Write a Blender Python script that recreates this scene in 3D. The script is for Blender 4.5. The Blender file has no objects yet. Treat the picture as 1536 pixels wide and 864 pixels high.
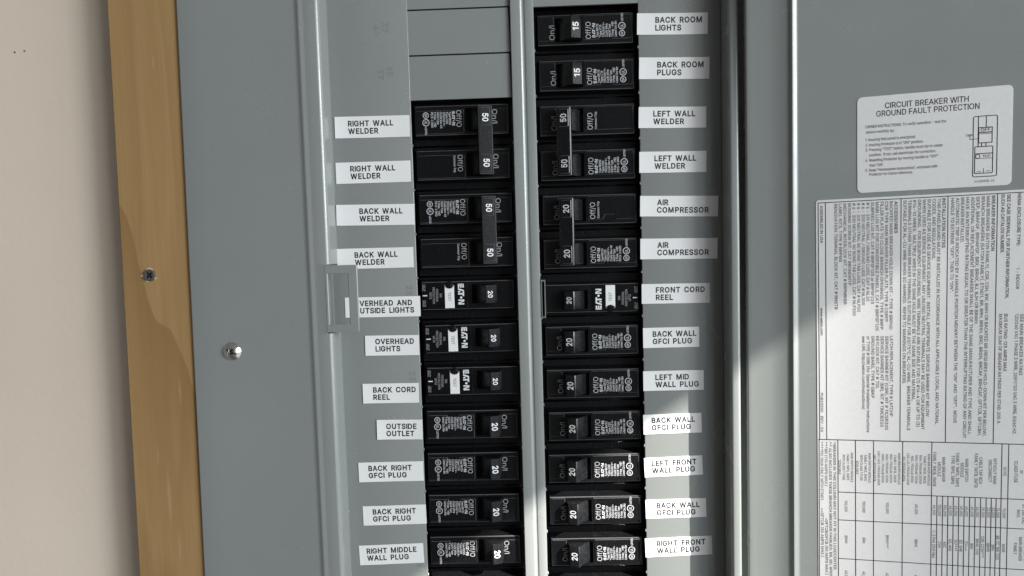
import bpy, bmesh, math, random
from mathutils import Vector, Matrix
from mathutils.geometry import delaunay_2d_cdt

random.seed(7)
SC = bpy.context.scene
COL = SC.collection
MM = 0.001                                   # everything below is written in millimetres

# ------------------------------------------------------------------ camera
cam_d = bpy.data.cameras.new("camera")
cam = bpy.data.objects.new("camera", cam_d)
COL.objects.link(cam)
cam_d.sensor_width = 36.0
cam_d.lens = 23.44
cam_d.clip_start = 0.01
cam_d.clip_end = 500.0
CAM = (0.614, -385.310, -59.348)
AX, AY, AZ = 0.0625546, 0.0278482, -0.0264858
def _rot(a, b, c):
    return Matrix.Rotation(c, 3, 'Z') @ Matrix.Rotation(b, 3, 'Y') @ Matrix.Rotation(a, 3, 'X')
_R = _rot(AX, AY, AZ)
def _w(r):                                   # (x, down, forward) row -> world axes
    return Vector((r[0], r[2], -r[1]))
_cr, _cu, _cb = _w(_R[0]), -_w(_R[1]), -_w(_R[2])
cam.matrix_world = Matrix(((_cr.x, _cu.x, _cb.x, CAM[0]*MM), (_cr.y, _cu.y, _cb.y, CAM[1]*MM),
                           (_cr.z, _cu.z, _cb.z, CAM[2]*MM), (0, 0, 0, 1)))
SC.camera = cam

# ------------------------------------------------------------------ sky, sun, exposure
SUN = Vector((1.62, -1.0, 1.27)).normalized()       # towards the sun
world = bpy.data.worlds.new("World")
SC.world = world
world.use_nodes = True
wn = world.node_tree
bg = wn.nodes["Background"]
# dim room: little light comes back from straight behind the camera, more from the sides
tc = wn.nodes.new("ShaderNodeTexCoord"); sx = wn.nodes.new("ShaderNodeSeparateXYZ")
wn.links.new(tc.outputs['Generated'], sx.inputs[0])
cr = wn.nodes.new("ShaderNodeValToRGB")
mp = wn.nodes.new("ShaderNodeMath"); mp.operation = 'MULTIPLY_ADD'; mp.inputs[1].default_value = .5; mp.inputs[2].default_value = .5
wn.links.new(sx.outputs[0], mp.inputs[0]); wn.links.new(mp.outputs[0], cr.inputs[0])
e = cr.color_ramp.elements
e[0].position = 0.0; e[0].color = (.62, .58, .53, 1)
e[1].position = 1.0; e[1].color = (1.0, 1.0, .97, 1)
for p_, c_ in ((.34, (.17, .165, .16)), (.60, (.17, .165, .16)), (.72, (.80, .88, .96))):
    e.new(p_).color = c_+(1,)
# sunlit ground outside, low on the right, against a darker corner up on the left
dp_ = wn.nodes.new("ShaderNodeVectorMath"); dp_.operation = 'DOT_PRODUCT'; dp_.inputs[1].default_value = (.78, 0, -.62)
wn.links.new(tc.outputs['Generated'], dp_.inputs[0])
c2 = wn.nodes.new("ShaderNodeValToRGB"); m2 = wn.nodes.new("ShaderNodeMath"); m2.operation = 'MULTIPLY_ADD'; m2.inputs[1].default_value = .5; m2.inputs[2].default_value = .5
wn.links.new(dp_.outputs['Value'], m2.inputs[0]); wn.links.new(m2.outputs[0], c2.inputs[0])
c2.color_ramp.elements[0].color = (.25, .25, .26, 1); c2.color_ramp.elements[1].color = (1, 1, .98, 1)
c2.color_ramp.elements.new(.5).color = (.50, .50, .50, 1)
mx = wn.nodes.new("ShaderNodeMix"); mx.data_type = 'RGBA'; mx.blend_type = 'MULTIPLY'; mx.inputs[0].default_value = 1
wn.links.new(cr.outputs[0], mx.inputs[6]); wn.links.new(c2.outputs[0], mx.inputs[7])
wn.links.new(mx.outputs[2], bg.inputs[0])
bg.inputs[1].default_value = 0.22
def daylight(name, loc, aim, sx_, sy_, watts, col):      # daylight coming in through the open doorway on the right
    d = bpy.data.lights.new(name, 'AREA'); d.shape = 'RECTANGLE'; d.size = sx_; d.size_y = sy_
    d.energy = watts; d.color = col
    o = bpy.data.objects.new(name, d); COL.objects.link(o)
    o.location = loc; o.rotation_euler = (Vector(loc)-Vector(aim)).to_track_quat('Z', 'Y').to_euler()
daylight("doorway_daylight", (3.45, -2.30, .15), (0, 0, -.08), 2.9, 2.6, 30.0, (.95, .985, 1.0))
daylight("doorway_sky", (3.45, -2.25, 1.05), (0, 0, 0), .95, 2.0, 27.0, (.90, .97, 1.0))
sun_d = bpy.data.lights.new("sun", 'SUN')
sun_d.energy = 3.6
sun_d.angle = math.radians(0.55)
sun_d.color = (1.0, 0.95, 0.87)
sun = bpy.data.objects.new("sun", sun_d)
COL.objects.link(sun)
sun.rotation_euler = SUN.to_track_quat('Z', 'Y').to_euler()
SC.view_settings.view_transform = 'Standard'
SC.view_settings.look = 'None'
SC.view_settings.gamma = 1.0
SC.view_settings.exposure = 2.08

# ------------------------------------------------------------------ materials
def srgb(r, g, b):
    f = lambda c: (c/255/12.92) if c/255 <= 0.04045 else ((c/255+0.055)/1.055)**2.4
    return (f(r), f(g), f(b), 1)

class NT:
    def __init__(s, name):
        s.m = bpy.data.materials.new(name); s.m.use_nodes = True
        s.t = s.m.node_tree; s.b = s.t.nodes["Principled BSDF"]
    def n(s, typ, **kw):
        x = s.t.nodes.new(typ)
        for k, v in kw.items():
            if k.startswith('i_'):
                key = k[2:]
                x.inputs[int(key) if key.isdigit() else key].default_value = v
            else: setattr(x, k, v)
        return x
    def l(s, a, b): s.t.links.new(a, b)
    def coord(s, scale=(1, 1, 1), loc=(0, 0, 0), out='Object'):
        c = s.n("ShaderNodeTexCoord"); m = s.n("ShaderNodeMapping")
        m.inputs['Scale'].default_value = scale; m.inputs['Location'].default_value = loc
        s.l(c.outputs[out], m.inputs[0]); return m.outputs[0]
    def noise(s, vec, scale, detail=3, rough=.5, dist=0.0):
        x = s.n("ShaderNodeTexNoise"); x.inputs['Scale'].default_value = scale
        x.inputs['Detail'].default_value = detail; x.inputs['Roughness'].default_value = rough
        x.inputs['Distortion'].default_value = dist
        s.l(vec, x.inputs['Vector']); return x.outputs['Fac']
    def ramp(s, fac, stops):
        r = s.n("ShaderNodeValToRGB")
        e = r.color_ramp.elements
        while len(e) < len(stops): e.new(0.5)
        for k, (p, c) in enumerate(stops): e[k].position = p; e[k].color = c
        s.l(fac, r.inputs[0]); return r.outputs[0]
    def math(s, op, a, b=None, c=None):
        x = s.n("ShaderNodeMath", operation=op)
        for k, v in enumerate((a, b, c)):
            if v is None: continue
            if isinstance(v, (int, float)): x.inputs[k].default_value = v
            else: s.l(v, x.inputs[k])
        return x.outputs[0]
    def mix(s, fac, a, b):
        x = s.n("ShaderNodeMix", data_type='RGBA')
        for k, v in ((0, fac), (6, a), (7, b)):
            if isinstance(v, (int, float, tuple)): x.inputs[k].default_value = v
            else: s.l(v, x.inputs[k])
        return x.outputs[2]
    def bump(s, h, strength, dist):
        x = s.n("ShaderNodeBump"); x.inputs['Strength'].default_value = strength
        x.inputs['Distance'].default_value = dist
        s.l(h, x.inputs['Height']); s.l(x.outputs[0], s.b.inputs['Normal'])
    def set(s, **kw):
        for k, v in kw.items():
            i = s.b.inputs[k.replace('_', ' ')]
            if isinstance(v, (int, float, tuple)): i.default_value = v
            else: s.l(v, i)
        return s

def plain(name, c, rough=.5, spec=.5, metal=0.0):
    return NT(name).set(Base_Color=c, Roughness=rough, Specular_IOR_Level=spec, Metallic=metal).m

def mk_paint():                               # grey powder coat, faint orange peel, a little grime
    t = NT("grey_paint")
    v = t.coord()
    big = t.noise(v, 9, 3)
    fine = t.noise(v, 1500, 2)
    col = t.ramp(big, [(.3, (.222, .238, .233, 1)), (.7, (.238, .254, .248, 1))])
    spots = t.noise(t.coord(loc=(3, 1, 7)), 330, 1, .4)
    sp = t.ramp(spots, [(.80, (0, 0, 0, 1)), (.83, (1, 1, 1, 1))])
    col = t.mix(t.math('MULTIPLY', sp, .35), col, (.12, .12, .11, 1))
    r = t.ramp(t.noise(v, 40, 4), [(.3, (.17, .17, .17, 1)), (.7, (.30, .30, .30, 1))])
    t.set(Base_Color=col, Roughness=r, Specular_IOR_Level=.62)
    t.bump(t.math('ADD', t.math('MULTIPLY', fine, .012), t.math('MULTIPLY', t.noise(t.coord(loc=(5, 2, 1)), 14, 2), 1.0)), .10, .0015)
    return t.m
M_PAINT = mk_paint()

def mk_black(name, c, rough, dust):
    t = NT(name)
    v = t.coord()
    d = t.noise(v, 700, 4, .65)
    d2 = t.noise(v, 60, 3, .6)
    f = t.math('MULTIPLY', t.ramp(d, [(.5, (0, 0, 0, 1)), (.75, (1, 1, 1, 1))]), dust)
    f = t.math('MULTIPLY', f, t.ramp(d2, [(.35, (.2, .2, .2, 1)), (.7, (1, 1, 1, 1))]))
    t.set(Base_Color=t.mix(f, c, (.16, .15, .14, 1)), Roughness=rough, Specular_IOR_Level=.36)
    t.bump(t.noise(v, 1800, 2), .10, .0002)
    return t.m
M_BLACK = mk_black("black_plastic", (.0050, .0053, .0062, 1), .25, .08)
M_HANDLE = mk_black("handle_plastic", (.0080, .0086, .0100, 1), .22, .12)
M_PLATE = mk_black("gloss_black_plate", (.0035, .0038, .0045, 1), .25, .06)
M_EDGE_GLINT = mk_black("painted_edge_glint", (.070, .072, .076, 1), .34, .25)  # highlights along sharp edges, put into a lighter plastic colour
M_PRINT = plain("grey_print", (.50, .51, .53, 1), .6)
M_MOULD = plain("moulded_lettering", (.42, .43, .44, 1), .55)
M_FAINT = plain("faint_print", (.33, .335, .34, 1), .6)
M_NUMBER = plain("white_number", (.72, .74, .76, 1), .5)
M_INK_AND_SHADE = plain("black_ink_and_recess_shade", (.012, .012, .014, 1), .5)
M_STEEL_DARK = plain("black_steel", (.085, .080, .076, 1), .5, .5, .2)
M_CHROME = plain("zinc_plate", (.72, .71, .69, 1), .10, .5, 1.0)
M_RECESS = plain("recess_shade", (.22, .22, .22, 1), .25, .5, 1.0)  # shade inside the cover screw recess, put into the metal colour
M_DARK = plain("dark_enclosure", (.03, .03, .03, 1), .7)

def mk_tape():
    t = NT("white_tape"); v = t.coord()
    t.set(Base_Color=t.ramp(t.noise(v, 60, 3), [(.3, (.75, .755, .76, 1)), (.7, (.79, .79, .795, 1))]), Roughness=.42, Specular_IOR_Level=.4)
    t.bump(t.noise(v, 90, 2), .08, .001)
    return t.m
M_TAPE = mk_tape()
def mk_sticker():
    t = NT("sticker_film"); v = t.coord()
    mott = t.noise(v, 420, 4, .7)
    t.set(Base_Color=t.ramp(mott, [(.3, (.71, .705, .71, 1)), (.7, (.76, .755, .76, 1))]), Roughness=.4, Specular_IOR_Level=.45)
    t.bump(t.noise(v, 300, 3), .10, .0006)
    return t.m
M_STICKER = mk_sticker()

def mk_wall():
    t = NT("painted_drywall"); v = t.coord()
    c = t.ramp(t.noise(v, 6, 3), [(.3, (.645, .552, .458, 1)), (.7, (.685, .592, .496, 1))])
    t.set(Base_Color=c, Roughness=.75, Specular_IOR_Level=.3)
    t.bump(t.noise(v, 260, 4), .10, .001)
    return t.m
M_WALL = mk_wall()

def mk_wood():
    t = NT("plywood"); v = t.coord()
    sep = t.n("ShaderNodeSeparateXYZ"); t.l(v, sep.inputs[0])
    X, Z = sep.outputs[0], sep.outputs[2]
    # long flame-shaped grain running up the board
    gv = t.coord(scale=(26, 4, 2.3))
    warp = t.noise(gv, 1.0, 3, .5)
    rings = t.math('FRACT', t.math('MULTIPLY', warp, 7.0))
    rings = t.ramp(rings, [(0, (0, 0, 0, 1)), (.75, (1, 1, 1, 1)), (.97, (.2, .2, .2, 1)), (1, (0, 0, 0, 1))])
    fib = t.noise(t.coord(scale=(900, 40, 14)), 1.0, 3, .6)
    base = t.mix(rings, (.330, .200, .084, 1), (.385, .240, .105, 1))
    base = t.mix(t.math('MULTIPLY', fib, .5), base, (.24, .138, .054, 1))
    # darker band of late wood with a ragged upper border low on the board
    nx = t.math('MULTIPLY_ADD', X, 1/.048, .2315/.048)               # 0 at outer edge .. 1 at the panel
    wob = t.math('MULTIPLY_ADD', t.noise(t.coord(scale=(60, 1, 25)), 1.0, 3), .022, -.011)
    border = t.n("ShaderNodeFloatCurve")
    cv = border.mapping.curves[0]
    # value = (z + 0.20) / 0.2
    pts = [(0.0, .86), (.10, .82), (.22, .66), (.33, .56), (.55, .47), (.72, .385), (.80, .33), (.86, .35), (.93, .40), (1, .40)]
    while len(cv.points) < len(pts): cv.points.new(.5, .5)
    for p, q in zip(cv.points, pts): p.location = q; p.handle_type = 'AUTO'
    border.mapping.update()
    t.l(nx, border.inputs['Value'])
    zb = t.math('MULTIPLY_ADD', border.outputs[0], .2, -.20)
    below = t.math('SUBTRACT', t.math('ADD', zb, wob), Z)
    mask = t.ramp(t.math('MULTIPLY_ADD', below, 160, .5), [(.35, (0, 0, 0, 1)), (.65, (1, 1, 1, 1))])
    fade = t.ramp(t.math('MULTIPLY', below, 11), [(0, (.75, .75, .75, 1)), (1, (.16, .16, .16, 1))])
    base = t.mix(t.math('MULTIPLY', mask, fade), base, (.235, .130, .050, 1))
    # pale resin streaks
    def streak(cx, cz, wx, wz):
        dx = t.math('MULTIPLY_ADD', t.math('ADD', X, t.math('MULTIPLY', wob, .08)), 1/wx, -cx/wx)
        dz = t.math('MULTIPLY_ADD', Z, 1/wz, -cz/wz)
        d = t.math('SQRT', t.math('ADD', t.math('MULTIPLY', dx, dx), t.math('MULTIPLY', dz, dz)))
        return t.ramp(d, [(.35, (1, 1, 1, 1)), (1.1, (0, 0, 0, 1))])
    acc = None
    for s in ((-.2020, -.1370, .0007, .009), (-.2172, -.1745, .0006, .007), (-.2120, -.2000, .0014, .019), (-.2075, -.2290, .0009, .012), (-.2060, .0480, .0006, .0055)):
        q = streak(*s); acc = q if acc is None else t.math('MAXIMUM', acc, q)
    base = t.mix(t.math('MULTIPLY', acc, .38), base, (.44, .31, .17, 1))
    t.set(Base_Color=base, Roughness=.62, Specular_IOR_Level=.35)
    t.bump(fib, .12, .0006)
    return t.m
M_WOOD = mk_wood()
M_PALEWOOD = plain("fresh_splinter", (.58, .45, .30, 1), .7)
M_ADDED_EAVE = plain("added_eave_paint", (.45, .44, .42, 1), .7)
def mk_clear():
    t = NT("smoky_clear_plastic")
    t.set(Base_Color=(.35, .38, .37, 1), Roughness=.25, Transmission_Weight=.5)
    return t.m
M_CLEAR = mk_clear()

# ------------------------------------------------------------------ mesh helpers
def finish(name, bm, mat, parent=None, ang=38, loc=None):
    bmesh.ops.scale(bm, vec=(MM, MM, MM), verts=bm.verts)
    bmesh.ops.recalc_face_normals(bm, faces=bm.faces)
    me = bpy.data.meshes.new(name); bm.to_mesh(me); bm.free()
    for m in (mat if isinstance(mat, (list, tuple)) else [mat]): me.materials.append(m)
    for p in me.polygons: p.use_smooth = True
    me.set_sharp_from_angle(angle=math.radians(ang))
    o = bpy.data.objects.new(name, me); COL.objects.link(o)
    if parent is not None: o.parent = parent
    if loc is not None: o.location = [c*MM for c in loc]
    return o

def flatmesh(name, verts, faces, mat, parent=None):
    me = bpy.data.meshes.new(name)
    me.from_pydata([(v[0]*MM, v[1]*MM, v[2]*MM) for v in verts], [], faces); me.update()
    me.materials.append(mat)
    o = bpy.data.objects.new(name, me); COL.objects.link(o)
    if parent is not None: o.parent = parent
    return o

def tag(o, label=None, cat=None, group=None, kind=None):
    if label: o["label"] = label
    if cat: o["category"] = cat
    if group: o["group"] = group
    if kind: o["kind"] = kind
    return o

def empty(name, loc=(0, 0, 0)):
    o = bpy.data.objects.new(name, None); COL.objects.link(o)
    o.location = [c*MM for c in loc]; o.empty_display_size = .01
    return o

def box(bm, x0, x1, y0, y1, z0, z1, bev=0.0, seg=2, mat=0):
    vs = [bm.verts.new(p) for p in ((x0, y0, z0), (x1, y0, z0), (x1, y1, z0), (x0, y1, z0), (x0, y0, z1), (x1, y0, z1), (x1, y1, z1), (x0, y1, z1))]
    fs = [bm.faces.new([vs[i] for i in f]) for f in ((0, 1, 5, 4), (1, 2, 6, 5), (2, 3, 7, 6), (3, 0, 4, 7), (4, 5, 6, 7), (3, 2, 1, 0))]
    for f in fs: f.material_index = mat
    if bev:
        es = set(e for f in fs for e in f.edges)
        bmesh.ops.bevel(bm, geom=list(es), offset=bev, segments=seg, profile=.5, affect='EDGES')

def offset_poly(poly, d):                    # inwards for a counter-clockwise polygon
    n = len(poly); out = []
    for i in range(n):
        p0, p1, p2 = Vector(poly[i-1]), Vector(poly[i]), Vector(poly[(i+1) % n])
        e1 = (p1-p0).normalized(); e2 = (p2-p1).normalized()
        n1 = Vector((-e1.y, e1.x)); n2 = Vector((-e2.y, e2.x))
        b = (n1+n2); b = b.normalized() if b.length > 1e-6 else n1
        out.append(tuple(p1 + b*(d/max(.35, b.dot(n1)))))
    return out

def prism(bm, poly, yfront, yback, ch=0.0, mat=0, rim=None):
    """poly in (x, z), extruded from yback to yfront (smaller y = nearer the viewer), chamfered rim"""
    rings = [(poly, yback), (poly, yfront+ch)]
    if ch: rings.append((offset_poly(poly, ch), yfront))
    vr = [[bm.verts.new((p[0], y, p[1])) for p in pl] for pl, y in rings]
    n = len(poly)
    for q, (a, b) in enumerate(zip(vr[:-1], vr[1:])):
        for i in range(n):
            bm.faces.new((a[i], a[(i+1) % n], b[(i+1) % n], b[i])).material_index = rim if (rim is not None and q == 1) else mat
    f = bm.faces.new(vr[-1]); f.material_index = mat
    f = bm.faces.new(vr[0][::-1]); f.material_index = mat

def rect(x0, x1, z0, z1, r=0, n=5):
    if r <= 0: return [(x0, z0), (x1, z0), (x1, z1), (x0, z1)]
    out = []
    for cx, cz, a in ((x1-r, z0+r, -90), (x1-r, z1-r, 0), (x0+r, z1-r, 90), (x0+r, z0+r, 180)):
        for k in range(n+1):
            t = math.radians(a+90*k/n); out.append((cx+r*math.cos(t), cz+r*math.sin(t)))
    return out

def frame_mesh(bm, o, i, y0, y1):
    """ring between outer and inner rectangles (x0,x1,z0,z1)"""
    def c(r, y): return [bm.verts.new(p) for p in ((r[0], y, r[2]), (r[1], y, r[2]), (r[1], y, r[3]), (r[0], y, r[3]))]
    of, inf, ob, ib = c(o, y0), c(i, y0), c(o, y1), c(i, y1)
    for k in range(4):
        j = (k+1) % 4
        bm.faces.new((of[k], of[j], inf[j], inf[k])); bm.faces.new((ob[j], ob[k], ib[k], ib[j]))
        bm.faces.new((of[j], of[k], ob[k], ob[j])); bm.faces.new((inf[k], inf[j], ib[j], ib[k]))

def arc(cx, cy, r, a0, a1, n=6):
    return [(cx+r*math.cos(math.radians(a0+(a1-a0)*k/n)), cy+r*math.sin(math.radians(a0+(a1-a0)*k/n))) for k in range(n+1)]

def sheet(bm, prof, z0, z1, th, x_shift=None):
    """open profile (x, y) run from z0 to z1, th thick towards the wall side (left normal of travel)"""
    n = len(prof); back = []
    for i in range(n):
        a = Vector(prof[max(i-1, 0)]); b = Vector(prof[min(i+1, n-1)])
        d = (b-a).normalized(); nn = Vector((-d.y, d.x))
        back.append(tuple(Vector(prof[i])+nn*th))
    loop = list(prof)+back[::-1]
    f = x_shift or (lambda x, z: x)
    lo = [bm.verts.new((f(p[0], z0), p[1], z0)) for p in loop]
    hi = [bm.verts.new((f(p[0], z1), p[1], z1)) for p in loop]
    m = len(loop)
    for i in range(m):
        bm.faces.new((lo[i], lo[(i+1) % m], hi[(i+1) % m], hi[i]))
    for k in range(n-1):                      # end caps as quads
        bm.faces.new((lo[k], lo[k+1], lo[m-2-k], lo[m-1-k])); bm.faces.new((hi[k+1], hi[k], hi[m-1-k], hi[m-2-k]))

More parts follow.
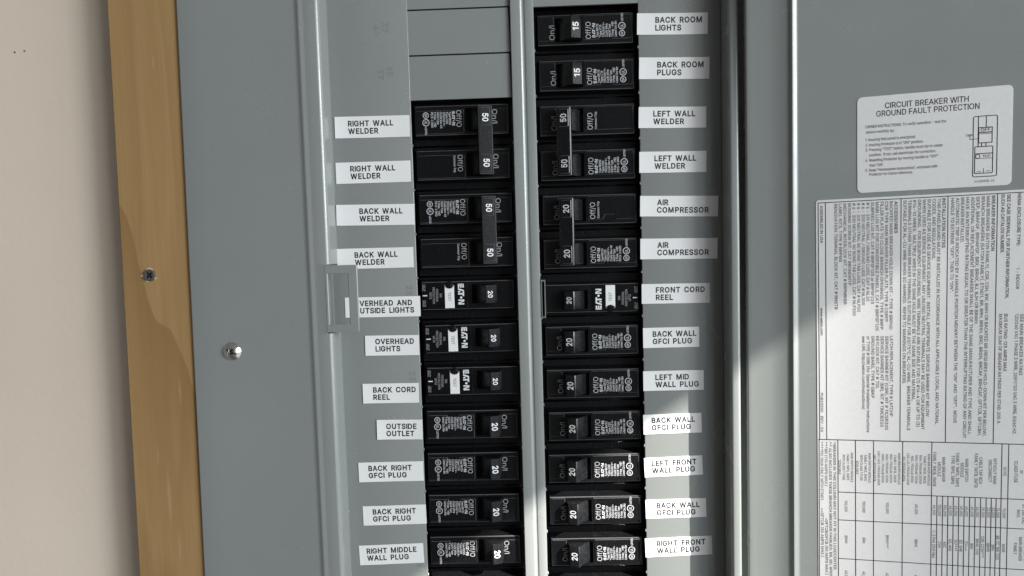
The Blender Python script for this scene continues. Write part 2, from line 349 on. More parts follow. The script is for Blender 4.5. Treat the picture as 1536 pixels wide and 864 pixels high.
# ------------------------------------------------------------------ lettering
# plain sans-serif outlines, cap height 400: character, advance | outline | outline ...
GLYPHS = r"""
"252|61,250 55,400 107,400 101,250|151,250 146,400 197,400 191,250
#346|190,0 256,400 296,400 231,0|8,110 15,151 314,151 308,110|50,0 115,400 156,400 90,0|32,249 38,290 337,290 331,249
(215|70,162 72,207 90,302 103,347 139,424 186,424 166,381 137,291 121,203 119,162 126,90 148,13 186,-75 139,-75 109,-17 88,43 74,103
)215|29,-75 68,14 89,91 96,162 88,246 65,337 29,424 76,424 95,388 125,302 136,254 145,162 140,102 127,42 105,-18 76,-75
*356|158,175 162,260 90,214 70,248 146,287 70,326 90,361 162,315 158,400 197,400 194,315 265,361 285,326 209,287 285,248 265,214 194,260 197,175
+356|155,27 155,286 201,286 201,27|48,135 48,178 307,178 307,135
,148|30,-94 53,56 108,56 66,-94
-356|265,192 265,148 90,148 90,192
.148|75,-3 61,-1 50,7 42,19 39,32 42,46 50,58 61,66 75,68 89,66 100,58 108,46 111,32 108,19 100,7 89,-1
/196|185,419 56,-60 11,-60 140,419
0356|178,-5 137,1 102,19 74,49 54,89 42,140 38,200 42,260 54,310 75,351 103,381 137,399 178,405 219,399 254,381 282,351 302,310 314,260 319,200 315,140 302,89 282,49 254,19 220,1|178,39 205,44 228,58 246,81 260,113 268,153 270,200 268,247 260,287 246,319 228,342 205,357 178,361 151,357 128,342 110,319 97,287 89,247 86,200 89,153 97,113 110,81 128,58 151,44
1290|217,400 217,0 167,0 167,352 68,281 68,336 156,400
2356|50,0 50,37 222,222 244,257 250,274 252,292 249,312 242,329 230,343 215,353 196,359 176,361 154,359 135,352 120,340 109,325 102,306 100,285 52,285 56,318 68,348 87,372 112,390 143,402 177,405 211,402 241,390 265,373 284,350 296,323 300,293 298,271 292,250 264,203 210,141 120,48 306,45 306,0
3356|171,-5 136,-2 104,8 77,24 55,45 41,72 34,104 86,104 90,84 99,68 113,56 150,41 172,39 195,41 234,58 247,73 256,92 259,114 256,135 248,154 235,171 216,184 190,192 123,195 123,235 226,352 55,355 55,400 293,400 293,362 166,219 166,227 207,227 242,217 271,199 292,175 305,146 309,114 305,81 291,52 270,28 243,10 209,-2
4356|31,83 31,125 194,400 244,400 85,130 325,128 325,83|221,0 221,250 270,250 270,0
5356|174,-5 140,-2 110,9 85,25 65,47 52,73 47,103 96,103 100,85 108,70 136,47 154,41 174,39 197,42 217,51 234,64 247,82 255,103 258,128 255,152 247,174 233,192 216,206 195,215 171,218 132,211 114,203 101,193 53,199 75,400 288,400 288,355 118,355 105,237 140,255 159,261 207,260 231,252 253,240 271,224 286,205 298,182 305,156 307,128 303,92 290,59 270,32 243,12 210,-1
6356|178,-5 143,-1 112,12 86,32 66,59 54,91 50,127 53,157 63,188 80,224 198,400 253,400 119,205 114,205 130,226 154,241 169,246 219,243 248,232 272,213 291,189 302,158 306,123 302,88 289,57 269,31 244,11 213,-1|178,38 200,41 219,49 235,62 247,80 255,100 257,123 255,147 247,168 235,185 219,198 200,206 178,209 156,206 137,198 121,185 108,168 101,148 98,125 101,101 108,80 121,62 137,49 156,41
7356|76,0 254,352 49,355 49,400 307,400 307,353 130,0
8356|178,-5 140,-2 107,9 79,26 58,49 45,76 41,106 43,131 51,153 63,173 79,190 99,201 120,208 93,222 73,242 60,269 55,299 59,328 71,354 90,375 115,392 144,402 178,405 211,402 241,392 265,375 284,354 296,328 300,299 296,269 283,242 262,222 236,210 276,190 292,173 305,153 313,131 315,106 311,76 298,49 277,26 249,9 216,-2|178,39 203,41 224,47 241,58 254,72 262,89 265,109 262,130 253,148 240,164 222,175 201,183 178,185 154,183 133,175 115,164 102,148 94,130 91,109 93,89 101,72 114,58 132,47 153,41|178,228 198,230 216,236 230,246 249,276 251,295 249,314 242,330 231,344 198,360 178,362 157,360 125,344 114,330 107,314 104,295 107,276 114,260 125,246 140,236 158,230
9356|178,405 213,401 244,388 270,368 289,341 302,309 306,273 303,243 293,212 248,132 158,0 103,0 237,195 242,195 226,174 202,159 187,154 137,157 108,168 84,187 65,211 54,242 50,277 54,312 67,343 86,369 112,389 143,401|178,362 156,359 137,351 121,338 109,320 101,300 99,277 101,253 109,232 121,215 137,202 156,194 178,191 200,194 219,202 235,215 247,232 255,252 257,275 255,299 247,320 235,338 219,351 200,359
:148|75,-3 61,-1 50,7 42,19 39,32 42,46 50,58 61,66 75,68 89,66 100,58 108,46 111,32 108,19 100,7 89,-1|75,213 61,216 50,223 42,235 39,249 42,262 50,274 61,282 75,285 89,282 100,274 108,262 111,249 108,235 100,223 89,216
;148|30,-94 53,56 108,56 66,-94|81,213 68,216 56,223 48,235 45,249 48,262 56,274 68,282 81,285 95,282 107,274 115,262 117,249 115,235 107,223 95,216
A377|13,0 158,400 217,400 364,0 311,0 196,330 183,376 193,376 150,238 67,0|86,112 86,156 291,156 291,112
B359|47,0 47,400 190,400 228,396 259,386 282,369 299,348 310,322 313,294 311,271 304,252 294,237 265,216 248,210 248,206 267,202 286,193 303,179 316,160 326,136 329,107 325,78 315,52 297,31 271,14 237,4 194,0|98,45 192,45 233,49 259,63 274,83 279,107 277,127 269,145 257,160 240,171 220,179 98,181|98,224 187,224 227,233 242,243 254,257 262,273 264,293 260,317 246,337 222,351 189,355 98,355
C401|210,-5 161,1 118,20 82,50 55,91 37,141 32,200 37,259 55,309 82,350 118,380 161,399 210,405 240,403 268,397 293,386 336,352 352,329 364,303 372,274 321,274 306,310 295,325 265,346 229,357 210,358 175,354 144,340 118,317 98,286 86,247 81,200 86,153 98,114 118,83 145,60 176,46 210,42 248,47 281,63 295,75 315,107 321,126 372,126 364,97 352,71 336,49 316,30 293,15 268,4 240,-3
D395|172,0 75,0 75,45 169,45 214,49 250,63 278,86 298,117 310,156 314,201 310,246 298,283 279,314 251,337 216,351 174,355 73,355 73,400 177,400 231,394 277,376 314,347 341,308 357,258 363,201 357,143 341,93 313,54 276,24 228,6|98,400 98,0 47,0 47,400
E329|47,0 47,400 293,400 293,355 98,355 98,225 279,225 279,180 98,180 98,45 295,45 295,0
F322|47,0 47,400 290,400 290,355 98,355 98,219 272,219 272,174 98,174 98,0
G409|211,-5 161,1 117,20 81,50 54,91 37,141 32,200 37,259 54,309 81,350 117,380 160,399 208,405 239,403 268,396 294,385 317,369 337,350 353,327 365,302 373,274 321,274 314,293 293,323 265,346 229,357 209,358 175,354 144,340 118,317 98,286 86,247 81,200 86,153 98,114 119,83 145,60 176,46 211,42 243,45 271,56 294,73 312,97 323,126 326,159 341,157 222,157 222,201 376,201 376,157 371,111 354,71 329,39 296,15 256,0
H406|47,0 47,400 98,400 98,227 308,227 308,400 359,400 359,0 308,0 308,182 98,182 98,0
I112|31,0 81,0 81,400 31,400
J312|146,-5 98,2 59,26 34,63 26,114 26,136 77,136 81,82 96,58 117,44 146,39 173,44 195,58 209,82 214,114 214,400 264,400 264,114 256,63 231,26 193,2
K367|82,114 82,170 166,271 286,400 352,400 182,217|47,0 47,400 98,400 98,0|293,0 148,204 179,243 353,0
L309|47,0 47,400 98,400 98,45 284,45 284,0
M494|47,0 47,400 119,400 253,38 242,38 277,147 374,400 446,400 446,0 397,0 399,359 403,359 358,229 269,0 225,0 88,359 93,359 96,0
N412|47,0 47,400 107,400 305,84 325,43 318,42 314,153 314,400 364,400 364,0 304,0 85,355 94,357 98,229 98,0
O419|210,-5 161,1 118,20 82,50 55,91 37,141 32,200 37,259 55,309 82,350 118,380 161,399 210,405 259,399 302,380 337,350 365,309 382,259 388,200 382,141 365,91 337,50 302,20 259,1|210,42 244,46 275,60 301,82 321,113 334,153 338,200 334,247 321,287 301,318 275,340 244,354 210,358 176,354 145,340 119,318 99,286 86,247 81,200 86,153 99,113 119,82 145,60 176,46
P350|47,0 47,400 185,400 227,396 261,383 288,363 306,338 318,307 321,273 318,239 306,209 288,183 261,163 227,150 185,146 86,146 86,191 211,193 234,201 250,214 262,231 269,251 271,273 269,296 262,316 250,332 233,345 211,353 98,355 98,0
Q419|193,125 246,125 368,-38 315,-38|210,-5 161,1 118,20 82,50 55,91 37,141 32,200 37,259 55,309 82,350 118,380 161,399 210,405 259,399 302,380 337,350 365,309 382,259 388,200 382,141 365,91 337,50 302,20 259,1|210,42 244,46 275,60 301,82 321,113 334,153 338,200 334,247 321,287 301,318 275,340 244,354 210,358 176,354 145,340 119,318 99,286 86,247 81,200 86,153 99,113 119,82 145,60 176,46
R353|47,0 47,400 186,400 228,396 262,384 288,365 307,341 318,311 322,277 318,243 307,213 288,189 262,171 228,159 186,155 76,155 76,201 212,203 234,210 251,221 262,236 269,255 271,277 269,299 262,318 251,334 234,346 212,353 98,355 98,0|278,0 181,180 238,180 336,0
S351|176,-7 135,-3 100,7 72,24 50,47 36,75 30,107 82,107 87,86 97,69 112,56 131,46 176,39 202,41 225,47 244,58 259,72 269,90 272,110 269,127 261,141 233,161 144,188 100,205 68,227 48,257 41,293 45,325 59,352 80,375 108,391 141,402 179,405 216,402 249,391 276,375 297,353 310,327 315,297 265,297 257,324 238,344 210,356 177,361 132,352 114,342 101,329 93,313 90,295 94,277 103,262 133,242 245,207 282,187 298,173 310,155 318,134 321,109 317,78 304,50 283,26 254,8 218,-3
T353|25,355 25,400 328,400 328,355 202,355 202,0 151,0 151,355
U407|203,-6 159,-2 121,12 90,34 67,63 52,97 47,136 47,400 98,400 98,140 101,113 111,89 126,69 147,53 173,44 203,41 234,44 260,53 281,69 296,89 306,113 309,140 309,400 359,400 359,136 355,97 340,63 317,34 286,12 248,-2
V377|160,0 13,400 66,400 195,24 184,24 228,162 310,400 364,400 219,0
W540|122,0 13,400 65,400 155,31 149,31 176,154 241,400 299,400 391,31 384,31 411,154 474,400 526,400 417,0 358,0 270,339 264,373 275,373 250,254 181,0
X373|14,0 171,224 171,186 23,400 82,400 191,230 183,230 235,315 294,400 351,400 203,188 203,226 358,0 300,0 181,182 192,182 143,102 72,0
Y371|160,0 160,164 13,400 72,400 175,230 196,181 176,181 220,271 300,400 358,400 211,164 211,0
Z345|33,0 33,37 268,374 274,357 32,355 32,400 312,400 312,363 77,26 71,43 314,45 314,0
a306|126,-7 99,-4 74,4 53,17 37,35 27,58 24,85 26,108 34,127 46,141 61,152 99,166 198,181 209,185 215,191 217,200 210,233 201,245 189,253 154,260 117,253 92,237 79,215 32,229 45,253 62,272 82,286 128,301 169,301 207,293 241,270 253,252 262,228 265,198 265,0 217,0 217,41 198,19 169,1 149,-5|159,38 179,46 195,58 207,73 214,90 217,108 217,149 106,125 81,110 74,98 72,82 74,68 80,57 102,41 117,37
b334|180,-6 156,-4 136,3 120,13 93,46 88,46 88,0 41,0 41,400 89,400 89,251 93,251 119,283 135,293 155,300 180,302 215,298 246,283 272,261 291,230 303,192 307,148 303,104 291,66 272,36 246,13 216,-2|173,37 199,40 220,52 236,69 248,92 256,119 258,149 256,179 237,228 220,245 199,256 173,259 148,256 127,245 110,229 98,207 91,180 89,149 91,118 98,90 110,68 127,51 148,40
c311|163,-6 125,-2 92,13 65,36 44,67 31,104 27,147 31,191 44,229 65,260 92,283 125,297 163,302 204,297 240,280 255,268 277,236 284,218 238,206 221,236 202,251 163,259 136,255 114,244 97,226 85,203 78,176 76,147 78,119 85,92 97,70 114,52 136,40 178,38 203,45 222,60 235,80 239,92 285,81 268,44 256,29 224,7 205,-1
d334|154,-6 118,-2 88,13 62,36 43,66 31,104 27,148 31,192 43,230 62,261 88,283 119,298 154,302 179,300 199,293 226,272 241,251 244,400 292,400 292,0 246,0 246,46 241,46 214,13 198,3 179,-4|161,37 186,40 207,51 223,68 235,90 243,118 245,149 243,180 236,207 224,229 207,245 186,256 161,259 135,256 114,245 97,228 85,205 78,179 76,149 78,119 85,92 97,69 114,52 135,40
e318|167,-6 126,-2 92,13 64,36 44,67 31,104 27,147 31,190 43,228 64,259 90,283 123,297 161,302 209,294 231,283 251,268 268,248 281,222 289,190 292,133 59,133 59,174 266,174 243,159 241,187 234,211 222,231 206,247 186,256 161,260 136,256 115,246 98,231 86,212 78,190 75,140 78,109 87,83 101,63 119,48 141,39 167,36 199,41 224,57 234,69 240,83 287,71 278,50 263,31 245,15 222,3 196,-4
f199|179,298 179,257 5,257 5,298|63,0 63,339 66,363 75,382 89,397 106,408 147,417 191,410 179,368 153,373 134,370 121,362 114,348 111,329 111,0
g334|163,-118 132,-116 105,-110 83,-100 65,-87 50,-71 40,-54 80,-32 107,-61 140,-75 163,-77 196,-72 222,-59 239,-37 245,-5 245,54 241,54 214,22 198,12 179,6 153,4 119,8 89,21 63,42 43,71 31,107 27,150 31,193 43,231 63,261 88,283 119,298 154,302 179,300 199,293 227,272 242,251 246,251 246,298 293,298 293,-7 289,-42 275,-71 255,-92 228,-107 197,-116|161,46 186,50 207,59 224,74 236,95 243,121 246,151 243,181 236,208 224,229 208,246 187,256 161,259 135,256 114,245 97,228 85,206 78,180 76,151 78,122 86,96 98,75 114,60 136,50
h322|89,178 89,0 41,0 41,400 89,400 89,226 81,226 97,261 120,285 147,298 179,302 207,299 232,290 253,274 268,252 278,224 281,189 281,0 233,0 233,185 228,216 215,239 193,254 165,259 126,250 111,238 99,222 92,202
i131|41,0 41,298 89,298 89,0|66,348 42,357 35,368 32,380 35,392 42,403 66,412 90,403 97,392 99,380 97,368 90,357
j131|41,298 89,298 87,-49 80,-71 68,-89 51,-102 29,-110 -8,-112 -8,-68 19,-65 32,-57 39,-42|66,348 42,357 35,368 32,380 35,392 42,403 66,412 89,403 97,392 99,380 97,368 89,357
k299|86,107 86,166 95,166 224,298 283,298 145,157 139,157|41,0 41,400 89,400 89,0|231,0 116,146 150,180 293,0
l149|79,3 58,16 46,37 41,66 41,400 89,400 91,60 94,49 102,43 133,43 142,2 118,-2
m479|41,0 41,298 88,298 88,232 93,254 104,272 135,296 153,302 172,304 202,299 226,284 243,261 252,232 246,232 253,252 265,270 299,295 343,304 368,301 391,292 410,278 425,258 435,232 438,201 438,0 390,0 390,199 385,227 372,246 352,256 329,260 310,258 294,251 281,241 272,228 266,212 264,0 216,0 216,204 211,227 199,245 180,256 157,260 140,258 124,252 110,242 99,227 92,209 89,187 89,0
n322|89,178 89,0 41,0 41,298 88,298 88,226 81,226 97,261 120,285 147,298 179,302 207,299 232,290 252,274 268,252 278,224 281,189 281,0 233,0 233,185 228,216 215,239 193,254 165,259 126,250 111,238 99,222 92,202
o326|163,-6 125,-2 92,13 65,36 44,67 31,104 27,147 31,191 44,229 65,260 92,283 125,297 163,302 201,297 235,283 262,260 283,229 295,191 300,147 295,104 283,67 262,36 235,13 201,-2|163,37 190,40 212,52 229,70 241,92 249,119 251,147 249,176 241,203 229,226 212,244 190,255 163,259 136,255 114,244 97,226 85,203 78,176 76,147 78,119 85,92 97,70 114,52 136,40
p334|41,-112 41,298 88,298 88,251 93,251 119,283 135,293 155,300 180,302 215,298 246,283 272,261 291,230 303,192 307,148 303,104 291,66 272,36 246,13 216,-2 180,-6 156,-4 136,3 120,13 93,46 89,46 89,-112|173,37 199,40 220,52 236,69 248,92 256,119 258,149 256,179 237,228 220,245 199,256 173,259 148,256 127,245 110,229 98,207 91,180 89,149 91,118 98,90 110,68 127,51 148,40
q334|292,-112 244,-112 244,46 214,13 198,3 179,-4 154,-6 118,-2 88,13 62,36 43,66 31,104 27,148 31,192 43,230 62,261 88,283 119,298 154,302 179,300 199,293 226,272 241,251 246,251 246,298 292,298|161,37 186,40 207,51 223,68 235,90 243,118 245,149 243,180 236,207 224,229 207,245 186,256 161,259 135,256 114,245 97,228 85,205 78,179 76,149 78,119 85,92 97,69 114,52 135,40
r204|41,0 41,298 88,298 88,252 102,273 120,289 142,299 191,302 191,253 163,256 143,254 125,247 110,237 99,223 92,206 89,186 89,0
s287|143,-6 114,-4 88,3 66,14 49,30 36,50 28,74 74,84 83,62 98,47 118,39 143,36 171,39 192,49 206,64 211,81 208,95 200,107 186,116 82,146 57,164 42,187 37,215 40,240 51,261 68,278 90,291 117,300 147,302 176,300 200,293 219,282 235,267 247,249 255,228 211,218 203,234 191,248 173,258 147,261 123,258 103,249 90,235 85,218 88,203 97,191 113,182 180,165 216,152 241,135 256,112 260,84 257,59 246,37 228,19 204,5 176,-4
t179|160,298 160,257 5,257 5,298|51,370 99,370 101,60 107,48 118,41 159,42 168,1 132,-3 98,2 72,17 56,41 51,73
u322|143,-4 115,-1 90,8 70,24 54,46 45,75 41,109 41,298 89,298 89,113 94,82 108,59 129,44 157,39 178,42 196,49 211,60 223,76 230,96 233,120 233,298 281,298 281,0 234,0 234,72 242,72 225,37 202,13 175,0
v306|128,0 14,298 66,298 162,16 145,16 176,122 240,298 292,298 178,0
w446|108,0 18,298 68,298 138,32 130,32 162,168 198,298 249,298 316,32 308,32 341,168 377,298 428,298 338,0 290,0 217,266 228,266 195,135 156,0
x298|16,0 135,172 134,134 23,298 79,298 163,162 138,162 183,240 221,298 277,298 164,133 164,168 281,0 226,0 136,143 161,143 117,67 72,0
y306|37,-109 48,-67 69,-71 93,-66 111,-46 128,-1 14,298 66,298 162,16 144,16 176,122 240,298 292,298 151,-67 139,-84 110,-107 61,-114
z299|33,0 33,36 200,251 38,254 38,298 261,298 261,260 99,47 266,44 266,0
~356|41,118 43,148 52,171 65,189 81,200 99,207 119,209 138,207 155,201 225,152 250,154 261,163 268,178 271,199 315,199 312,169 304,146 291,128 275,116 237,107 200,116 131,164 107,163 95,154 87,140 85,118
°249|125,223 101,226 79,235 61,249 46,267 37,289 34,312 37,336 46,358 61,377 79,391 101,400 125,403 148,400 170,391 188,377 202,358 211,336 214,312 211,289 202,267 188,249 170,235 148,226|138,264 160,277 173,299 173,326 160,348 138,361 125,363 99,356 81,338 74,312 81,288 89,277 111,264
•306|153,73 130,76 110,84 92,98 78,115 70,136 67,159 70,181 78,202 92,219 110,233 130,242 153,245 176,242 196,233 214,219 227,202 236,181 239,159 236,136 227,115 214,98 196,84 176,76
"""
_G = {}
for _ln in GLYPHS.strip("\n").split("\n"):
    _h, *_ls = _ln.split("|")
    _G[_h[0]] = (int(_h[1:]), [[tuple(map(float, q.split(","))) for q in l.split()] for l in _ls])
_cell = {}
def glyph(ch, bold):
    if (ch, bold) in _cell: return _cell[(ch, bold)]
    w, loops = _G[ch]
    if bold:
        area = lambda l: sum(l[i-1][0]*l[i][1]-l[i][0]*l[i-1][1] for i in range(len(l)))
        sg = -1 if area(max(loops, key=lambda l: abs(area(l)))) > 0 else 1
        loops = [offset_poly(l, bold*550*sg) for l in loops]
    edges = []; b = 0
    for l in loops:
        edges += [(b+i, b+(i+1) % len(l)) for i in range(len(l))]; b += len(l)
    vv, _e, ff, _a, _b, _c = delaunay_2d_cdt([Vector(p) for l in loops for p in l], edges, [], 0, 1e-3)
    def wind(x, y):                            # overlapping strokes stay filled
        n = 0
        for l in loops:
            for i in range(len(l)):
                (x1, y1), (x2, y2) = l[i-1], l[i]
                if (y1 > y) != (y2 > y) and x < (x2-x1)*(y-y1)/(y2-y1)+x1: n += 1 if y2 > y1 else -1
        return n
    tris = [tuple(q) for q in ff if wind(sum(vv[i].x for i in q)/len(q), sum(vv[i].y for i in q)/len(q))]
    _cell[(ch, bold)] = (w, [(p.x, p.y) for p in vv], tris)
    return _cell[(ch, bold)]
def raw_text(body, bold=0.0, space=1.0, word=1.0, res=2):
    vs, fs, x = [], [], 0.0
    for ch in body:
        if ch == " ": x += 148*word; continue
        if ch == "'": ch = ","
        w, pts, tris = glyph(ch, bold)
        b = len(vs); vs += [(x+p[0], p[1]) for p in pts]; fs += [tuple(i+b for i in t) for t in tris]
        x += w*space
    return vs, fs
CAPH = 400.0

class Letters:
    """flat print on a plane: to3(u, v) -> point; many strings in one mesh"""
    def __init__(s): s.v = []; s.f = []
    def put(s, body, x, y, cap, rot=0.0, width=None, sx=1.0, align='L', bold=0.0, space=1.0, word=1.0, res=2):
        vs, fs = raw_text(body, bold, space, word, res)
        if not vs: return
        k = cap/CAPH; x0 = min(v[0] for v in vs); x1 = max(v[0] for v in vs)
        kx = k*sx if width is None else width/max(1e-6, x1-x0)
        wd = (x1-x0)*kx
        off = {'L': 0, 'C': -wd/2, 'R': -wd}[align]
        c, sn = math.cos(rot), math.sin(rot); b = len(s.v)
        for a, h in vs:
            p = (a-x0)*kx+off; q = h*k
            s.v.append((x+p*c-q*sn, y+p*sn+q*c))
        s.f += [tuple(i+b for i in f) for f in fs]
    def poly(s, pts):
        b = len(s.v); s.v += list(pts); s.f.append(tuple(range(b, b+len(pts))))
    def line(s, x0, y0, x1, y1, w):
        d = Vector((x1-x0, y1-y0)).normalized(); n = Vector((-d.y, d.x))*w/2
        s.poly([(x0-n.x, y0-n.y), (x1-n.x, y1-n.y), (x1+n.x, y1+n.y), (x0+n.x, y0+n.y)])
    def ring(s, x, y, r, w, n=20):
        for k in range(n):
            a, b = 2*math.pi*k/n, 2*math.pi*(k+1)/n
            s.poly([(x+(r-w)*math.cos(a), y+(r-w)*math.sin(a)), (x+r*math.cos(a), y+r*math.sin(a)), (x+r*math.cos(b), y+r*math.sin(b)), (x+(r-w)*math.cos(b), y+(r-w)*math.sin(b))])
    def disc(s, x, y, r, n=16):
        s.poly([(x+r*math.cos(2*math.pi*k/n), y+r*math.sin(2*math.pi*k/n)) for k in range(n)])
    def rrect(s, x0, x1, y0, y1, w, r=0):
        o = rect(x0, x1, y0, y1, r); i = offset_poly(o, w); n = len(o)
        for k in range(n):
            j = (k+1) % n; s.poly([o[k], o[j], i[j], i[k]])
    def build(s, name, mat, parent, to3):
        return flatmesh(name, [to3(*p) for p in s.v], s.f, mat, parent)

PI = math.pi
UP = PI/2                                     # text reads upwards (tops towards -x)
DN = -PI/2                                    # text reads downwards (tops towards +x)

# ------------------------------------------------------------------ setting
bm = bmesh.new()
WZ0, WZ1 = -620, 560
box(bm, -900, -160, 5, 25, WZ0, WZ1); box(bm, 160, 900, 5, 25, WZ0, WZ1)
box(bm, -160, 160, 5, 25, 240, WZ1); box(bm, -160, 160, 5, 25, WZ0, -440)
for x, z, r in ((-297.3, 62.0, .55), (-291.4, 62.6, .5)):     # two small nail specks
    prism(bm, [(x+r*math.cos(a*PI/4), z+r*math.sin(a*PI/4)) for a in range(8)], 4.8, 5.5, 0, 1)
wall = finish("wall", bm, [M_WALL, M_STEEL_DARK]); tag(wall, kind="structure")

# unseen eave, added so its edge throws the slanting shadow over the panel
_n = Vector((1, 0, .66)).cross(SUN)             # plane through the shadow line and the sun
ED = Vector((-_n.y, _n.x)).normalized()        # plan direction of the added eave edge
if ED.y < 0: ED = -ED
_p = Vector((65, 0, -168))+SUN*1300
EP = Vector((_p.x, _p.y)); EZ = _p.z           # a point of the edge
bm = bmesh.new()
a = EP+ED*((4-EP.y)/ED.y); b = EP-ED*1500
pl = [(a.x, a.y), (a.x-3000, a.y), (b.x-3000, b.y), (b.x, b.y)]
vs0 = [bm.verts.new((p[0], p[1], EZ)) for p in pl]; vs1 = [bm.verts.new((p[0]-60, p[1], EZ+110)) for p in pl]
for i in range(4): bm.faces.new((vs0[i], vs0[(i+1) % 4], vs1[(i+1) % 4], vs1[i]))
bm.faces.new(vs0); bm.faces.new(vs1)
tag(finish("added_eave", bm, M_ADDED_EAVE), kind="structure")

# unseen slab added to fade the sun out across the open door
_h = Vector((SUN.x, SUN.y)).normalized(); _q = Vector((-_h.y, _h.x))
_c = Vector((160, -21))+Vector((SUN.x, SUN.y))*6000
bm = bmesh.new()
_a, _b = _c, _c+_q*2600
_lo = [bm.verts.new((p.x, p.y, -1500)) for p in (_a, _b, _b+_h*200, _a+_h*200)]
_hi = [bm.verts.new((p.x, p.y, 4700)) for p in (_a, _b, _b+_h*200, _a+_h*200)]
for i in range(4): bm.faces.new((_lo[i], _lo[(i+1) % 4], _hi[(i+1) % 4], _hi[i]))
bm.faces.new(_lo); bm.faces.new(_hi)
tag(finish("wall", bm, M_WALL), kind="structure")  # added sun blocker, never in view

# ------------------------------------------------------------------ plywood board
board = empty("plywood_board", (-190, 5, -420))
tag(board, "pale brown plywood board between the white wall and the grey panel", "board")
def sub(o, dx, dy, dz):                        # shift mesh so that it sits right under a parent at (dx,dy,dz)
    o.location = (-dx*MM, -dy*MM, -dz*MM); return o
bm = bmesh.new()
pl = [(-234.2, -440), (-158, -440), (-158, 240), (-228.6, 240)]
prism(bm, pl, -12.4, 5, .5)
sub(finish("panel_face", bm, M_WOOD, board), -190, 5, -420)

def dome_screw(R, H, depth_fn, nr=26, na=72, flat=False):
    bm = bmesh.new(); rows = []
    for i in range(nr+1):
        r = R*i/nr; row = []
        for k in range(na):
            a = 2*PI*k/na; x, z = r*math.cos(a), r*math.sin(a)
            y = -H*(1-(r/R)**2.4) if not flat else -H*(1 if r < R*.9 else (R-r)/(R*.1))
            y += depth_fn(x, z)
            row.append(bm.verts.new((x, y, z)))
        rows.append(row)
    for i in range(1, nr):
        for k in range(na):
            bm.faces.new((rows[i][k], rows[i][(k+1) % na], rows[i+1][(k+1) % na], rows[i+1][k]))
    bm.faces.new(rows[1])
    for v in rows[0]: bm.verts.remove(v)
    for f in bm.faces:
        c = f.calc_center_median()
        if depth_fn(c.x, c.z) > .45: f.material_index = 1
    return bm
def sst(x, a, b):
    t = min(1, max(0, (x-a)/(b-a))); return t*t*(3-2*t)
def phillips(arm, half, dep, ang):
    c, s = math.cos(ang), math.sin(ang)
    def f(x, z):
        p, q = x*c+z*s, -x*s+z*c
        w1 = (1-sst(abs(q), half*.7, half*1.3))*(1-sst(abs(p), arm*.85, arm*1.1))
        w2 = (1-sst(abs(p), half*.7, half*1.3))*(1-sst(abs(q), arm*.85, arm*1.1))
        return dep*max(w1, w2)
    return f
sc = finish("screw", dome_screw(3.5, 1.1, phillips(2.0, .62, 1.0, .75), flat=True), [M_STEEL_DARK, M_INK_AND_SHADE], board, 45)  # shade in the cross recess is painted on with the black material
sc.location = [c*MM for c in (-215.3+190, -12.5-5, -70+420)]
bm = bmesh.new()
for a0, a1, w in ((55, 125, 1.0), (165, 200, 1.9), (225, 265, .9), (320, 338, .8)):
    n = 8; pts = []
    for k in range(n+1):
        t = math.radians(a0+(a1-a0)*k/n); pts.append((3.45*math.cos(t), 3.45*math.sin(t)))
    for k in range(n, -1, -1):
        t = math.radians(a0+(a1-a0)*k/n); rr = 3.5+w*math.sin(PI*k/n)*(.6+.4*random.random()); pts.append((rr*math.cos(t), rr*math.sin(t)))
    prism(bm, pts, -.35, .1)
sp = finish("splintered_rim", bm, M_PALEWOOD, board)
sp.location = sc.location

# ------------------------------------------------------------------ electrical panel
panel = empty("electrical_panel", (0, 80, -420))
tag(panel, "grey steel electrical panel with open door and two columns of black breakers", "electrical panel")
def P(o): return sub(o, 0, 80, -420)

CZ0, CZ1 = -420, 215
LT, LB = -66.6, -105.6                         # height range of the latch plate
def lean(x, z):                                # outer edge runs slightly out of plumb
    return x-(81-z)*.0089*min(1, max(0, (-x-125)/66))
outer = [(-191.2, -12.2)]+arc(-189.6, -12.9, 1.1, 180, 270, 5)+[(-176, -14.0), (-150, -14.05), (-126.0, -14.0)]
bead = [(-124.3, -14.05), (-123.4, -14.6), (-122.6, -14.85), (-121.9, -14.80), (-120.6, -14.47), (-119.6, -14.45)]
lip = [(-113.6, -15.0), (-113.1, -14.85), (-112.1, -14.2), (-111.5, -13.4), (-111.4, -12.6)]+[(-111.25, -9), (-111.0, 2)]
bm = bmesh.new()
sheet(bm, outer+bead+lip, LT, CZ1, 1.2, lean)
sheet(bm, outer+bead+lip, CZ0, LB, 1.2, lean)
sheet(bm, outer+bead+[(-114.6, -15.0)], LB, LT, 1.2, lean)
# dark inner return behind the latch opening
box(bm, -115.2, -114.2, -13.5, 2, LB, LT)
# right-hand jamb
rj = [(111.0, 2), (111.1, -10)]+arc(113.0, -11.7, 1.9, 180, 265, 7)+[(115.0, -13.75)]+arc(115.3, -12.2, 1.5, 270, 350, 5)+[(117.0, -5), (119, -3), (190, -3), (192, -2.0)]
sheet(bm, rj, CZ0, CZ1, 1.2)
P(finish("cover", bm, M_PAINT, panel, 30))

bm = bmesh.new()
box(bm, -150, 150, 78, 80, CZ0, CZ1); box(bm, -150, -148, 3.5, 78, CZ0, CZ1); box(bm, 148, 150, 3.5, 78, CZ0, CZ1)
box(bm, -148, 148, 3.5, 78, CZ1-2, CZ1); box(bm, -148, 148, 3.5, 78, CZ0, CZ0+2)
P(finish("enclosure", bm, M_DARK, panel))

